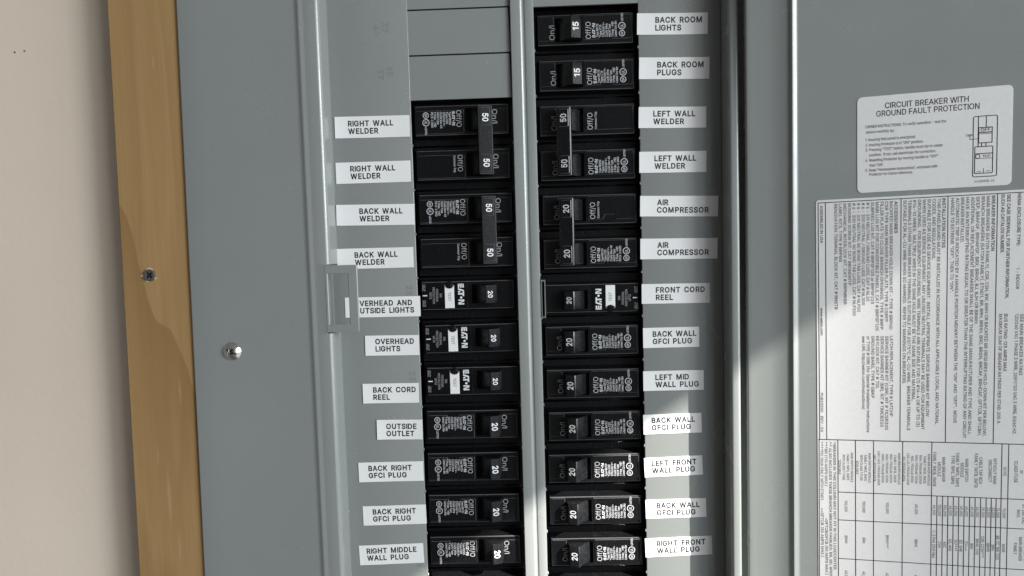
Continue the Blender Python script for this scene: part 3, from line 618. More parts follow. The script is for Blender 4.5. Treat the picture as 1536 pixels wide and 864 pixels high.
# latch strike plate with its window
bm = bmesh.new()
o = rect(-114.6, -96.2, -105.0, -67.2); 
outer_l = [(-114.6, -105.0)]+[(-97.4, -105.0), (-96.55, -104.65), (-96.2, -103.8)]+[(-96.2, -68.4), (-96.55, -67.55), (-97.4, -67.2)]+[(-114.6, -67.2)]
def ring_prism(bm, outp, win, y0, y1, ch):
    """plate with a rectangular window: four strips, softened rims"""
    x0, x1, z0, z1 = win
    fo = [bm.verts.new((p[0], y0, p[1])) for p in offset_poly(outp, ch)]
    mo = [bm.verts.new((p[0], y0+ch, p[1])) for p in outp]
    bo = [bm.verts.new((p[0], y1, p[1])) for p in outp]
    w = [(x0, z0), (x1, z0), (x1, z1), (x0, z1)]
    fw = [bm.verts.new((p[0], y0, p[1])) for p in offset_poly(w, -ch)]
    mw = [bm.verts.new((p[0], y0+ch, p[1])) for p in w]
    bw = [bm.verts.new((p[0], y1, p[1])) for p in w]
    def band(A, B):
        n = len(A)
        for i in range(n): bm.faces.new((A[i], A[(i+1) % n], B[(i+1) % n], B[i]))
    band(mo, fo); band(bo, mo); band(fw, mw); band(mw, bw)
    n = len(outp)
    near = [min(range(4), key=lambda k: (w[k][0]-p[0])**2+(w[k][1]-p[1])**2) for p in outp]
    for ring, ww in ((fo, fw), (bo, bw)):
        for i in range(n):
            j = (i+1) % n; a, b = near[i], near[j]
            f = [ring[i], ring[j], ww[b]]+([ww[a]] if a != b else [])
            bm.faces.new(f)
ring_prism(bm, outer_l, (-112.9, -101.4, -100.5, -72.0), -14.95, -13.75, .35)
P(finish("latch_plate", bm, M_PAINT, panel, 30))

# cover screw: domed, square-and-cross recess and one slot
def combo(x, z):
    a = math.radians(-28); p, q = x*math.cos(a)+z*math.sin(a), -x*math.sin(a)+z*math.cos(a)
    sq = (1-sst(max(abs(x), abs(z)), 1.1, 1.5))*1.5
    sl = (1-sst(abs(q), .30, .62))*(1-sst(abs(p), 3.1, 3.5))*1.0
    sl2 = (1-sst(abs(p), .25, .5))*(1-sst(abs(q), 1.9, 2.3))*.6
    return max(sq, sl, sl2)
cs = finish("cover_screw", dome_screw(5.3, 2.6, combo, 40, 120), [M_CHROME, M_RECESS], panel, 60)
cs.location = [c*MM for c in (-169.8, -14.0-80, -114.4+420)]

# dead front: plate with two breaker openings
PITCH = 25.4
RX0, RX1, LX0, LX1 = 6.3, 65.0, -65.2, -6.9
ZB = -11*PITCH
RT, LTOP = 75.0, -5*-PITCH+0.0
bm = bmesh.new()
Y0, Y1 = 0.0, 1.5
for x0, x1, z0, z1 in ((-120, LX0, CZ0, CZ1), (LX1, RX0, ZB, RT), (RX1, 110.9, CZ0, CZ1), (LX0, RX1, CZ0, ZB),
                       (LX1, RX1, RT, CZ1), (LX0, LX1, LTOP, CZ1)):
    box(bm, x0, x1, Y0, Y1, z0, z1, .38 if x0 in (-120, RX1) else 0, 3)
# small tabs left where the knockouts were twisted out
for n in range(-2, 11):
    z = -PITCH*n
    for x, s in ((RX0, 1), (RX1, -1)):
        prism(bm, [(x-.05*s, z-1.0), (x+.55*s, z-.5), (x+.55*s, z+.4), (x-.05*s, z+.9)][::s], -.12, 1.4, .1)
    if n >= 0:
        for x, s in ((LX0, 1), (LX1, -1)):
            prism(bm, [(x-.05*s, z-1.0), (x+.5*s, z-.4), (x+.5*s, z+.4), (x-.05*s, z+.9)][::s], -.12, 1.4, .1)
# raised half of the centre strip with its rolled edge and the groove beside it
strip = [(-6.9, .8), (-6.9, -1.0), (-6.6, -1.25), (-1.6, -1.35), (-1.2, -1.22), (-.35, -.75), (.1, -.3), (.2, .3)]
sheet(bm, [(p[0], p[1]-.05) for p in strip], ZB-8, CZ1-1, .25)
strip2 = [(1.0, -.05), (1.35, -.35), (2.0, -.45), (5.6, -.25), (6.25, -.02)]
sheet(bm, strip2, ZB-4, RT+60, .2)
P(finish("dead_front", bm, M_PAINT, panel, 30))

for n in (-4, -3, -2):                         # blank knockouts still in place
    z1 = -PITCH*n; z0 = z1-PITCH
    bm = bmesh.new()
    pl = [(LX0-.3, z0+.02), (LX1-.25, z0+.02), (LX1-1.0, z1-.8), (LX0-.3, z1-.8)]
    prism(bm, pl, .55, 1.4, .12)
    k = P(finish("knockout_plate", bm, M_PAINT, panel, 30))

def emboss(items):                             # pressed circuit numbers
    L = Letters()
    for t, x, z in items: L.put(t, x, z, 3.3, DN, sx=1.1, bold=.02)
    eb = bmesh.new(); ev = [eb.verts.new((p[0], -.09, p[1])) for p in L.v]
    for f in L.f: eb.faces.new([ev[i] for i in f])
    ext = bmesh.ops.extrude_face_region(eb, geom=eb.faces[:])
    for g in ext['geom']:
        if isinstance(g, bmesh.types.BMVert): g.co.y += .35
    P(finish("embossed_number", eb, M_PAINT, panel, 30))
for x, z, a, b in ((-80.2, 63.5, "39", "41"), (-78.9, 39.0, "35", "37")):
    emboss([(a, x+.9, z+6.2)]); emboss([(b, x-4.2, z+4.6)])
for z in (-83.9, -134.6, -246.6): emboss([("23", -71.4, z+3.6)])

# ------------------------------------------------------------------ door, swung open on its right-hand hinge
DO = Vector((114.313, -23.0, -85.327))
EX = Vector((0.97885, -0.20410, 0.01399)).normalized()
NN = Vector((0.203518, 0.978449, 0.0349)).normalized()
EZv = EX.cross(NN).normalized(); NN = EZv.cross(EX).normalized()
_C = Vector(CAM); _k = (385.31-11.8)/(385.31-23); DO = _C+(DO-_C)*_k
DM = Matrix(((EX.x, NN.x, EZv.x, DO.x*MM), (EX.y, NN.y, EZv.y, DO.y*MM), (EX.z, NN.z, EZv.z, DO.z*MM), (0, 0, 0, 1))) @ Matrix.Scale(_k, 4)
bm = bmesh.new()
dp = [(2.4, 7.0), (2.4, .2)]+arc(3.6, -.2, 1.2, 180, 270, 5)+[(5.5, -1.15), (14, -.70), (24.2, -.12)]
dp += [(24.8, -.35), (25.4, -.95), (26.0, -1.12), (26.5, -.95), (27.2, -.57), (27.9, -.16), (28.5, .2), (29.4, .35), (215, .35)]
dp += arc(215, -.85+.0, 1.2, 90, 0, 4)+[(216.2, -9)]
def dl(x, z): return x+z*.0105*max(0, 1-x/60) if x < 60 else x
sheet(bm, dp, -300, 280, 1.1, dl)
door = finish("door", bm, M_PAINT, panel, 30)
door.matrix_parent_inverse = Matrix.Translation((0, -80*MM, 420*MM))
door.matrix_basis = DM

def sticker(name, a0, a1, b0, b1, r, corners=None):
    bm = bmesh.new(); prism(bm, rect(0, a1-a0, 0, b1-b0, r), -.14, 0, .05)
    o = finish(name, bm, M_STICKER, None, 30)
    o.matrix_world = DM @ Matrix.Translation((a0*MM, .30*MM, b0*MM)); return o
ON = lambda a0, b0: (lambda a, b: (a-a0, -.165, b-b0))

# sticker 1: ground fault instructions
S1 = sticker("instruction_sticker", 57.4, 126.5, 47.4, 95.4, 2.4)
tag(S1, "small white instruction sticker headed CIRCUIT BREAKER WITH GROUND FAULT PROTECTION on the door", "sticker")
L = Letters()
L.put("CIRCUIT BREAKER WITH", 70.2, 89.0, 2.75, width=37.3, bold=.016)
L.put("GROUND FAULT PROTECTION", 66.2, 85.2, 2.75, width=46.0, bold=.016)
s = 1.36
for t, a, b, w in (("OWNER INSTRUCTIONS: To verify operation - test the", 61.2, 79.0, 36.5), ("device monthly by:", 61.4, 76.3, 13.2),
                   ("1. Insuring that panel is energized.", 61.2, 72.5, 23.0), ("2. Insuring Protector is in \"ON\" position.", 61.2, 69.9, 26.5),
                   ("3. Pressing \"TEST\" button, handle must trip to center", 61.2, 67.4, 35.2), ("position.  If not, call electrician for correction.", 63.1, 64.8, 30.2),
                   ("4. Resetting Protector by moving handle to \"OFF\"", 61.2, 62.2, 33.2), ("then \"ON\".", 63.1, 59.6, 6.6),
                   ("5. Keep \"Homeowner Instructions\", enclosed with", 61.2, 57.2, 32.8), ("Protector for future reference.", 63.0, 55.0, 20.0)):
    L.put(t, a, b+.8, s, width=w, bold=.014)
L.put("56SSB8SB-03", 110.4, 49.4, 1.15, width=8.6)
L.build("lettering", M_INK_AND_SHADE, S1, ON(57.4, 47.4))
D = Letters(); w = .42
D.rrect(109.4, 120.2, 52.0, 81.7, w, 1.0)
D.line(111.8, 66.6, 111.8, 81.6, w); D.line(115.2, 76.0, 115.2, 81.6, w)
D.rrect(111.8, 118.0, 68.4, 76.2, w); D.line(111.8, 73.6, 118, 73.6, .45); D.line(111.8, 73.0, 118, 73.0, .25)
D.line(113.3, 67.0, 113.3, 68.5, w); D.line(115.2, 67.0, 115.2, 68.5, w)
D.rrect(110.2, 118.4, 53.6, 67.0, w, .7); D.line(110.3, 63.4, 118.3, 63.4, w); D.line(110.3, 61.0, 118.3, 61.0, .22)
D.ring(111.7, 62.1, 1.15, .34); D.line(114.3, 53.7, 114.3, 56.2, .28)
D.line(111.3, 54.6, 113.2, 54.6, .3); D.line(115.4, 54.8, 117.2, 54.8, .3)
D.line(108.2, 70.6, 111.8, 70.6, .28); D.line(108.2, 70.6, 108.2, 72.0, .28)
D.put("OFF", 114.9, 74.1, 1.55, align='C', width=4.2, bold=.02); D.put("TEST", 115.6, 61.5, 1.15, align='C', width=3.7, bold=.02)
D.put("TRIP", 107.8, 72.0, 1.1, align='C', width=3.0, bold=.02)
D.build("diagram", M_INK_AND_SHADE, S1, ON(57.4, 47.4))

# sticker 2: long specification sheet, printed sideways
A0, A1, B0, B1 = 37.6, 176.0, -196.0, 44.8
S2 = sticker("specification_sticker", A0, A1, B0, B1, 1.6)
tag(S2, "large pale specification sticker with sideways print and a ruled table on the door", "sticker")
G = Letters(); rw = .42
for c in (38.7, 42.2, 77.7, 98.9, 120.6, 142.5): G.line(c, -83.0, c, 43.5, rw)
G.line(38.6, 43.4, 170, 43.5, rw); G.line(38.0, -83.0, 170, -83.1, rw+.05)
G.line(38.4, -83, 38.0, -190, rw)
for c in (47.7, 56.3, 65.1, 79.0, 92.7, 124.6, 127.6, 141.0, 152.0): G.line(c, -83.0, c, -190, rw)
for c in (95.3, 97.9, 100.4, 102.9, 105.4, 107.9, 110.4, 112.9, 115.4, 117.9, 120.2, 122.4): G.line(c, -111.8, c, -190, rw)
for b in (-111.9, -127.5, -149.3, -168): G.line(47.8, b, 165, b, rw)
G.build("ruled_lines", M_INK_AND_SHADE, S2, ON(A0, B0))
T = Letters()
def dt(t, a, b, length=None, cap=1.42, bold=0.0, sx=.93):
    bold = bold+.016
    T.put(t, a-cap/2, b, cap, DN, width=length, sx=sx, bold=bold)
B = .012
dt("BREAKER INFORMATION", 118.9, 42.6, 27.3, bold=B)
for a, t, ln in ((116.6, "MAIN BREAKERS (EATON FAMILY), CSR, CSH, BW, BWH OR BACKFED BR (REQUIRES HOLD-DOWN KIT PER BELOW).", 122),
             (114.4, "BRANCH BREAKERS (EATON FAMILY), ETN01, BR, BRH, BRHH, BRD, BRSN, BRCAF, BRHCAF, GFTCB, GFTCBH,", 121.5),
             (112.1, "GFEP, BRAFGF, BRHAFGF, BRX, BRHX, BJ, BJH OR BRWH.", 64),
             (109.9, "ADDITIONAL OR REPLACEMENT BREAKERS SHALL BE OF THE SAME MANUFACTURER AND TYPE AND SHALL", 121),
             (107.6, "HAVE AN INTERRUPTING RATING EQUAL TO OR GREATER THAN THE INTERRUPTING RATING OF ANY CIRCUIT", 123),
             (105.4, "BREAKER INSTALLED.", 22.5),
             (103.2, "AUTOMATIC TRIP IS INDICATED BY A HANDLE POSITION MIDWAY BETWEEN THE \"ON\" AND \"OFF\".  MOVE", 115),
             (101.0, "HANDLE TO EXTREME \"OFF\", THEN TO \"ON\".", 47.4)): dt(t, a, 42.4, ln)
dt("INSTALLATION NOTES", 97.1, 42.5, 24.8, bold=B)
for a, t, ln in ((94.9, "THIS PANELBOARD MUST BE INSTALLED IN ACCORDANCE WITH ALL APPLICABLE LOCAL AND NATIONAL", 116), (92.7, "CODES, AND REGULATIONS.", 30.5),
             (90.5, "SUITABLE FOR USE AS SERVICE EQUIPMENT.  INSTALL APPROPRIATE SERVICE BARRIER KIT BELOW", 112),
             (88.3, "WHEN USED AS SERVICE EQUIPMENT, ANY UNUSED NEUTRAL TERMINALS MAY BE USED FOR EQUIPMENT", 119),
             (86.1, "GROUNDING.  FOR EQUIPMENT GROUNDING, WIRE TERMINALS ARE SUITABLE FOR (1) #14-4 OR UP TO (3)", 117.5),
             (83.9, "#14-10 WIRES.  MULTIPLE WIRES IN THE SAME HOLE MUST BE THE SAME SIZE AND MATERIAL.", 104),
             (81.7, "TERMINALS OTHER THAN BREAKER TERMINALS SUITABLE FOR 60/75\u00b0C AL-CU WIRE.  BREAKER TERMINALS", 119.5),
             (79.5, "SUITABLE FOR AL-CU WIRE WHEN SO MARKED.  REFER TO MARKINGS ON BREAKERS.", 94.8)): dt(t, a, 42.5, ln)
dt("ACCESSORIES", 75.4, 42.3, 16.3, bold=B)
acc = [("BACKFED MAIN BREAKER HOLD DOWN KIT - TYPE # BRPHD", 66), ("CSR TYPE MAIN BREAKER FILLER PLATE, TYPE # CSRFP", 62), ("FILLER PLATE TO CLOSE BRANCH OPENINGS, TYPE # BRFP", 66),
       ("MAIN LUG KIT FOR CONVERTIBLE PANELS, CAT # BRPSF125", 66.5), ("SUBFEED LUG KIT, CAT # BRPSF125 or BRPSF225", 52.5), ("# 6 - 2/0 NEUTRAL / GROUND LUGS, CAT # NL20", 51),
       ("# 6 - 300 NEUTRAL / GROUND LUGS, CAT # NL300", 53), ("# 6 - 2/0 NEUTRAL W/ BOND TAB LUGS, CAT # NLP20", 56.5), ("# 6 - 300 NEUTRAL W/ BOND TAB LUGS, CAT # NLP300", 58.5),
       ("BONDING SCREW KIT, CAT #BONDKITP", 42.5), ("MECHANICAL INTERLOCK KIT, CAT # BRPMIKBR", 52.5), ("LABEL KITS, TYPE # BRPMS", 30.2), ("RENOVATION TERMINAL BLOCK KIT, CAT # RNSTB", 55)]
for k, (t, ln) in enumerate(acc): dt(t, 73.2-2.17*k, 42.4, ln)
for k, (t, ln) in enumerate([("LATCH REPLACEMENT, TYPE # LATCHP", 42.7), ("SERVICE BARRIER KIT (CSR), KIT # TICSR300", 50), ("SERVICE BARRIER KIT (BR), KIT # TIMCB320", 48.5),
       ("KEYLOCK KIT, CAT # TDL", 28), ("GROUND BARS, TYPE # GBKP", 33), ("or TYPE # GBK (for Special Installation Instructions", 51.5), ("see URL http://eaton.com/instructions)", 39)]):
    dt(t, 73.5-2.2*k, -27.0, ln)
dt("ASSEMBLED IN USA", 40.3, 42.0, 19.6, 1.3, .006); dt("www.eaton.com", 40.1, -11.7, 14.6, 1.3, .012); dt("PUB33500", 39.9, -57.5, 10.5, 1.25); dt("REV : 06", 39.9, -70.2, 8.6, 1.25)
dt("SEE CASE SIDEWALL FOR FURTHER INFORMATION,", 125.5, 42.8, 51.5, bold=B); dt("SUCH AS CATALOG NUMBER.", 123.0, 43.0, 29.0, bold=B)
dt("NEMA ENCLOSURE TYPE:", 130.0, 43.0, 25.7, bold=B); dt("1 - INDOOR", 130.0, 6.4, 10.6)
dt("BUS RATING: 125 AMPS MAX", 125.2, -16.4, 29.3, bold=.006); dt("MAXIMUM SUM OF BREAKER RATINGS PER STAB: 200 A.", 122.9, -16.4, 56.5)
dt("SEE MAIN BREAKER RATING", 132.1, -16.5, 31); dt("120/240 VAC 1 PHASE 3 WIRE, 208Y/120 VAC 3 WIRE, 50/60 HZ.", 129.9, -16.5, 61.5)
# table
for k, (t, ln) in enumerate([("*BREAKERS IN THIS COLUMN MAY NOT FIT IN THIS LOADCENTER.", 72), ("** ALSO INCLUDES THESE BRANCH BREAKER FAMILIES: BR, BD, BRSN", 76), ("***BR (110 AMPS MAX.)", 24.5), ("****FD 150A ONLY WITH ETN01.", 33)]):
    dt(t, 46.0-2.1*k, -84.3, ln, 1.3)
dt("\u2022GFTCB/GFCB (50 AMPS MAX.)", 41.8, -127, 32, 1.3); dt("\u2022\u2022GFTCB (30 AMPS MAX.)", 39.7, -121.5, 27.5, 1.3)
def col(lines, a, step, b, cap=1.15):
    for k, t in enumerate(lines): T.put(t, a-step*k-cap/2, b, cap, DN, sx=.92, align='C', bold=.014)
col(["MAIN SWITCH MODULE", "FAMILY 1MFS, 3MFS", "WITH CLASS T FUSE", "1200A MAX"], 54.6, 2.0, -98)
col(["MAIN SWITCH MODULE", "FAMILY 1MFS, 3MFS", "WITH CLASS T FUSE", "800A MAX"], 63.2, 2.0, -98)
col(["MAIN BREAKER MODULE", "FAMILY 1MCB, 3MCB", "RGH / PDG6xM 2000A", "NGH / PDG5xM 1200A", "HMDL / PDG4xM 800A", "LGH / HLD / PDG3xM 600A", "HKD / PDG3xM 400A"], 77.4, 1.95, -98)
col(["MAIN BREAKER MODULE", "FAMILY 1MCB, 3MCB", "RGH / PDG6xM 2000A", "NGS / PDG5xM 1200A", "MDL / PDG4xG 800A", "LGS / LD / PDG3xG 600A", "KD / PDG3xG 400A"], 91.4, 1.95, -98)
col(["WITHOUT MAIN", "DISCONNECT", "", "CABLE TAP BOX", "FAMILY 1MTB, 3MTB", "", "MAIN SWITCH", "MODULE", "FAMILY 1MPS, 3MFS", "TYPE 1BPS, 3BPS", "", "MAIN BREAKER", "MODULE", "FAMILY 1MCB, 3MCB"], 121.6, 2.12, -97.5, 1.45)
T.put("NONE", 125.4, -97.5, 1.4, DN, sx=.92, align='C')
col(["FAMILY", "or", "CLASS FUSE"], 136.2, 2.6, -97.5, 1.5)
for a, v1, v2 in ((51.6, "100,000", "BRHH"), (60.4, "100,000", "BRH"), (71.8, "100,000", "BRHX***"), (85.6, "65,000", "BRHX"), (94.0, "65,000", "1 / 3 Pole 200A Max"), (96.6, "100,000", "CVH"), (99.1, "100,000", "KDC"),
                  (101.6, "65,000", "KD, HKD"), (104.1, "65,000", "FD****"), (106.6, "65,000", "ED, GHB"), (109.1, "65,000", "CV+++"), (111.6, "65,000", "BRX"), (114.1, "42,000", "BRHH, CVS"), (116.6, "25,000", "CSR, CCVH***"),
                  (119.1, "22,000", "QBHW"), (121.3, "22,000", "BRH"), (123.4, "10,000", "BR, CC, BW, CCV"), (126.1, "10,000", "NONE")):
    T.put(v1, a-.65, -119.6, 1.3, DN, sx=.9, align='C', bold=.016); T.put(v2, a-.65, -138.3, 1.3, DN, sx=.9, align='C', bold=.016); T.put("22,000" if a > 90 else "42,000", a-.65, -158.6, 1.3, DN, sx=.9, align='C', bold=.016)
col(["AT 240 VAC", "MAX."], 134.8, 2.3, -119.6, 1.4); col(["of LOADCENTER", "MAIN BREAKER", "FAMILY"], 136.0, 2.3, -138.3, 1.4)
T.build("lettering", M_INK_AND_SHADE, S2, ON(A0, B0))

# ------------------------------------------------------------------ tape labels (text, x, z, width, height, tilt, text x, first baseline, description)
TAPES = [
("RIGHT WALL|WELDER", -87.6, 11.2, 43.2, 12.2, -0.0078, -14.0, 0.6, "white tape label RIGHT WALL WELDER beside the upper pole of the topmost 50 breaker"),
("RIGHT WALL|WELDER", -88.1, -14.6, 43.3, 12.1, -0.0000, -13.3, 0.8, "white tape label RIGHT WALL WELDER just above a BACK WALL WELDER label"),
("BACK WALL|WELDER", -87.8, -39.0, 45.5, 12.0, -0.0152, -9.4, 0.7, "white tape label BACK WALL WELDER with one corner lapping the breaker opening"),
("BACK WALL|WELDER", -89.0, -64.0, 44.7, 11.8, -0.0015, -12.0, 0.6, "white tape label BACK WALL WELDER tucked behind the top of the latch plate"),
("OVERHEAD AND|OUTSIDE LIGHTS", -85.8, -92.5, 44.1, 11.8, -0.0050, -16.6, 0.8, "white tape label OVERHEAD AND OUTSIDE LIGHTS running behind the latch plate window"),
("OVERHEAD|LIGHTS", -81.1, -115.2, 31.7, 11.8, -0.0097, -9.9, 0.9, "short white tape label reading only OVERHEAD LIGHTS"),
("BACK CORD|REEL", -83.0, -143.5, 33.1, 11.7, -0.0060, -10.5, 0.6, "white tape label reading BACK CORD REEL"),
("OUTSIDE|OUTLET", -78.6, -165.3, 27.0, 11.8, -0.0133, -8.0, 0.5, "shortest white tape label, reading OUTSIDE OUTLET"),
("BACK RIGHT|GFCI PLUG", -84.8, -190.5, 38.5, 11.8, 0.0057, -13.4, 0.8, "white tape label BACK RIGHT GFCI PLUG just below the OUTSIDE OUTLET label"),
("BACK RIGHT|GFCI PLUG", -83.7, -216.8, 37.7, 11.7, 0.0156, -13.0, 0.8, "white tape label BACK RIGHT GFCI PLUG just above the RIGHT MIDDLE WALL PLUG label"),
("RIGHT MIDDLE|WALL PLUG", -86.5, -240.7, 38.5, 12.0, 0.0276, -14.8, 1.0, "tilted white tape label reading RIGHT MIDDLE WALL PLUG"),
("BACK ROOM|LIGHTS", 84.0, 62.7, 39.4, 11.8, -0.0242, -9.5, 0.7, "white tape label reading BACK ROOM LIGHTS"),
("BACK ROOM|PLUGS", 84.7, 38.2, 39.3, 12.0, -0.0271, -9.5, 0.5, "white tape label reading BACK ROOM PLUGS"),
("LEFT WALL|WELDER", 83.4, 10.9, 38.0, 11.8, -0.0249, -10.8, 0.6, "white tape label LEFT WALL WELDER just below the BACK ROOM PLUGS label"),
("LEFT WALL|WELDER", 83.3, -14.1, 37.9, 11.9, -0.0164, -10.4, 0.6, "white tape label LEFT WALL WELDER just above an AIR COMPRESSOR label"),
("AIR|COMPRESSOR", 86.5, -39.2, 44.2, 11.7, -0.0269, -12.5, 0.7, "white tape label AIR COMPRESSOR just below a LEFT WALL WELDER label"),
("AIR|COMPRESSOR", 86.1, -63.4, 43.9, 11.8, -0.0164, -12.3, 0.7, "white tape label AIR COMPRESSOR just above the FRONT CORD REEL label"),
("FRONT CORD|REEL", 84.0, -89.1, 38.9, 11.4, -0.0080, -11.4, 0.7, "white tape label reading FRONT CORD REEL"),
("BACK WALL|GFCI PLUG", 81.0, -114.5, 32.2, 11.7, 0.0017, -10.6, 0.7, "white tape label BACK WALL GFCI PLUG in full shade below FRONT CORD REEL"),
("LEFT MID|WALL PLUG", 82.0, -139.7, 34.8, 11.6, -0.0002, -10.4, 0.6, "white tape label reading LEFT MID WALL PLUG"),
("BACK WALL|GFCI PLUG", 81.1, -165.1, 33.7, 11.6, 0.0167, -12.0, 0.8, "white tape label BACK WALL GFCI PLUG just above the LEFT FRONT WALL PLUG label"),
("LEFT FRONT|WALL PLUG", 81.4, -190.5, 33.8, 11.5, 0.0328, -12.6, 0.8, "half sunlit white tape label reading LEFT FRONT WALL PLUG"),
("BACK WALL|GFCI PLUG", 82.5, -215.7, 35.3, 11.3, 0.0152, -11.2, 0.5, "white tape label BACK WALL GFCI PLUG just above the RIGHT FRONT WALL PLUG label"),
("RIGHT FRONT|WALL PLUG", 83.8, -238.7, 39.1, 11.4, 0.0332, -12.8, 0.8, "half sunlit tilted tape label reading RIGHT FRONT WALL PLUG"),
]
for t, x, z, w, h, ang, tx, ty, lab in TAPES:
    bm = bmesh.new(); nseg = 10
    cv = random.uniform(-.05, .38); wav = random.uniform(0, 6)
    def yf(p): return -.26-cv*abs(2*p/w)**3-.03*math.sin(p*.25+wav)
    xs = [-w/2+w*k/nseg for k in range(nseg+1)]
    top = [bm.verts.new((p, yf(p), h/2)) for p in xs]; bot = [bm.verts.new((p, yf(p), -h/2)) for p in xs]
    tb = [bm.verts.new((p, yf(p)+.2, h/2)) for p in xs]; bb = [bm.verts.new((p, yf(p)+.2, -h/2)) for p in xs]
    for k in range(nseg):
        bm.faces.new((bot[k], bot[k+1], top[k+1], top[k])); bm.faces.new((bb[k+1], bb[k], tb[k], tb[k+1]))
        bm.faces.new((top[k], top[k+1], tb[k+1], tb[k])); bm.faces.new((bot[k+1], bot[k], bb[k], bb[k+1]))
    bm.faces.new((top[0], tb[0], bb[0], bot[0])); bm.faces.new((tb[-1], top[-1], bot[-1], bb[-1]))
    o = finish("tape_label", bm, M_TAPE, None, 30, (x, 0, z))
    o.rotation_euler = (0, -ang, 0)
    tag(o, lab, "label", "printed tape labels beside the breakers")
    L = Letters()
    for k, ln in enumerate(t.split("|")):
        L.put(ln, tx, ty-4.3*k, 2.95, sx=.94, bold=.040, space=1.12, word=1.9)
    L.build("lettering", M_INK_AND_SHADE, o, lambda a, b: (a, yf(a)-.03, b))

# ------------------------------------------------------------------ breakers (local x from the centre strip outwards, z up)
YF, YS = 2.5, 9.0                              # face and shoulder planes
VT, VB = 7.2, -9.6                             # face top and bottom
PU0, PU1, PV0, PV1 = 12.4, 27.4, -7.9, 5.4     # handle pit
def housing_bm(dz=0.0, ends=(-.6, 59.4), vt=VT, vb=VB, pit=(PU0, PU1, PV0, PV1), notch=True, plate=True):
    bm = bmesh.new()
    box(bm, ends[0], ends[1], YS, 30, dz-12.6, dz+12.6, .5, 1)
    u0, u1 = 2.6, 56.4
    ch = .45
    R = [rect(u0-1.1, u1+1.2, vb-1.2, vt+1.4), rect(u0, u1, vb, vt), rect(u0+ch, u1-ch, vb+ch, vt-ch)]
    ys = [YS+.3, YF+ch*.8, YF]
    vr = [[bm.verts.new((p[0], y, p[1]+dz)) for p in r] for r, y in zip(R, ys)]
    q0, q1, s0, s1 = pit
    pf = [bm.verts.new((p[0], YF, p[1]+dz)) for p in rect(q0, q1, s0, s1)]
    pb = [bm.verts.new((p[0], YF+7.5, p[1]+dz)) for p in rect(q0, q1, s0, s1)]
    for A, B_ in ((vr[0], vr[1]), (vr[1], vr[2]), (vr[2], pf), (pf, pb)):
        for i in range(4):
            fc = bm.faces.new((A[i], A[(i+1) % 4], B_[(i+1) % 4], B_[i]))
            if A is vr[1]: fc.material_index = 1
    bm.faces.new(pb)
    if plate:                                  # raised printed field with its latch notch
        lo = vb+2.5
        pl = [(28.4, lo), (37.2, lo), (38.3, lo+2.7), (43.6, lo+2.7), (44.6, lo), (55.6, lo), (55.6, vt-.9), (28.4, vt-.9)] if notch else \
             [(28.4, lo+.2), (55.6, lo+.2), (55.6, vt-.9), (28.4, vt-.9)]
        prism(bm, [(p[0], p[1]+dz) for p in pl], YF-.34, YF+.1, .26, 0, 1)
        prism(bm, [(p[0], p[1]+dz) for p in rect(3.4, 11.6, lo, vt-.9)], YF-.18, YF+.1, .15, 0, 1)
    return bm
YP = YF-.36                                    # print plane on the raised field
def face3(dz): return lambda a, b: (a, YP-.02, b+dz)

PIV = (19.8, 10.0); RAD = 14.0; TILT = math.radians(16)
def handle_bm(on, dz=0.0, half=6.1, vc=-1.25):
    s = 1 if on else -1
    prof = [(-7.6, 3.5), (-3.1, RAD-.5), (-2.5, RAD), (2.5, RAD), (3.1, RAD-.5), (4.6, 9.6), (7.6, 3.5)]
    c, sn = math.cos(TILT), math.sin(TILT)*s
    pts = [(PIV[0]+a*c-h*sn, PIV[1]-(h*c+a*sn)) for a, h in prof]
    bm = bmesh.new(); e = .5
    rings = []
    for v, k in ((vc-half, .0), (vc-half+.3, 1), (vc+half-.3, 1), (vc+half, .0)):
        cx = sum(p[0] for p in pts)/len(pts); cy = sum(p[1] for p in pts)/len(pts)
        sc_ = 1.0 if k else .975
        rings.append([bm.verts.new((cx+(p[0]-cx)*sc_, cy+(p[1]-cy)*sc_, v+dz)) for p in pts])
    n = len(pts)
    for A, B_ in zip(rings[:-1], rings[1:]):
        for i in range(n): bm.faces.new((A[i], A[(i+1) % n], B_[(i+1) % n], B_[i]))
    bm.faces.new(rings[0]); bm.faces.new(rings[-1])
    return bm
def top3(on, h=RAD+.04, dz=0.0):               # text plane on the tilted handle top: (a across, v up)
    s = 1 if on else -1; c, sn = math.cos(TILT), math.sin(TILT)*s
    return lambda a, v: (PIV[0]+a*c-h*sn, PIV[1]-(h*c+a*sn), v+dz)

def wordmark(L, u0, v0, t, ln):
    """bold maker's wordmark reading upwards; u = letter height direction (tops at small u)"""
    P_ = lambda pts: L.poly([(u0+t*(1-y), v0+x*ln) for x, y in pts])
    for y0, y1 in ((0, .26), (.38, .62), (.74, 1)): P_([(0, y0), (.19, y0), (.19, y1), (0, y1)])
    P_([(0, 0), (.07, 0), (.07, 1), (0, 1)])
    P_([(.21, 0), (.29, 0), (.385, 1), (.31, 1)]); P_([(.35, 0), (.42, 0), (.42, .38), (.35, .38)])
    P_([(.38, .76), (.60, .76), (.60, 1), (.38, 1)]); P_([(.455, 0), (.525, 0), (.525, .76), (.455, .76)])
    L.disc(u0+t*.5, v0+.665*ln, t*.20, 12)
    P_([(.76, 0), (.82, 0), (.82, 1), (.76, 1)]); P_([(.94, 0), (1, 0), (1, 1), (.94, 1)]); P_([(.80, 1), (.86, 1), (.96, 0), (.90, 0)])

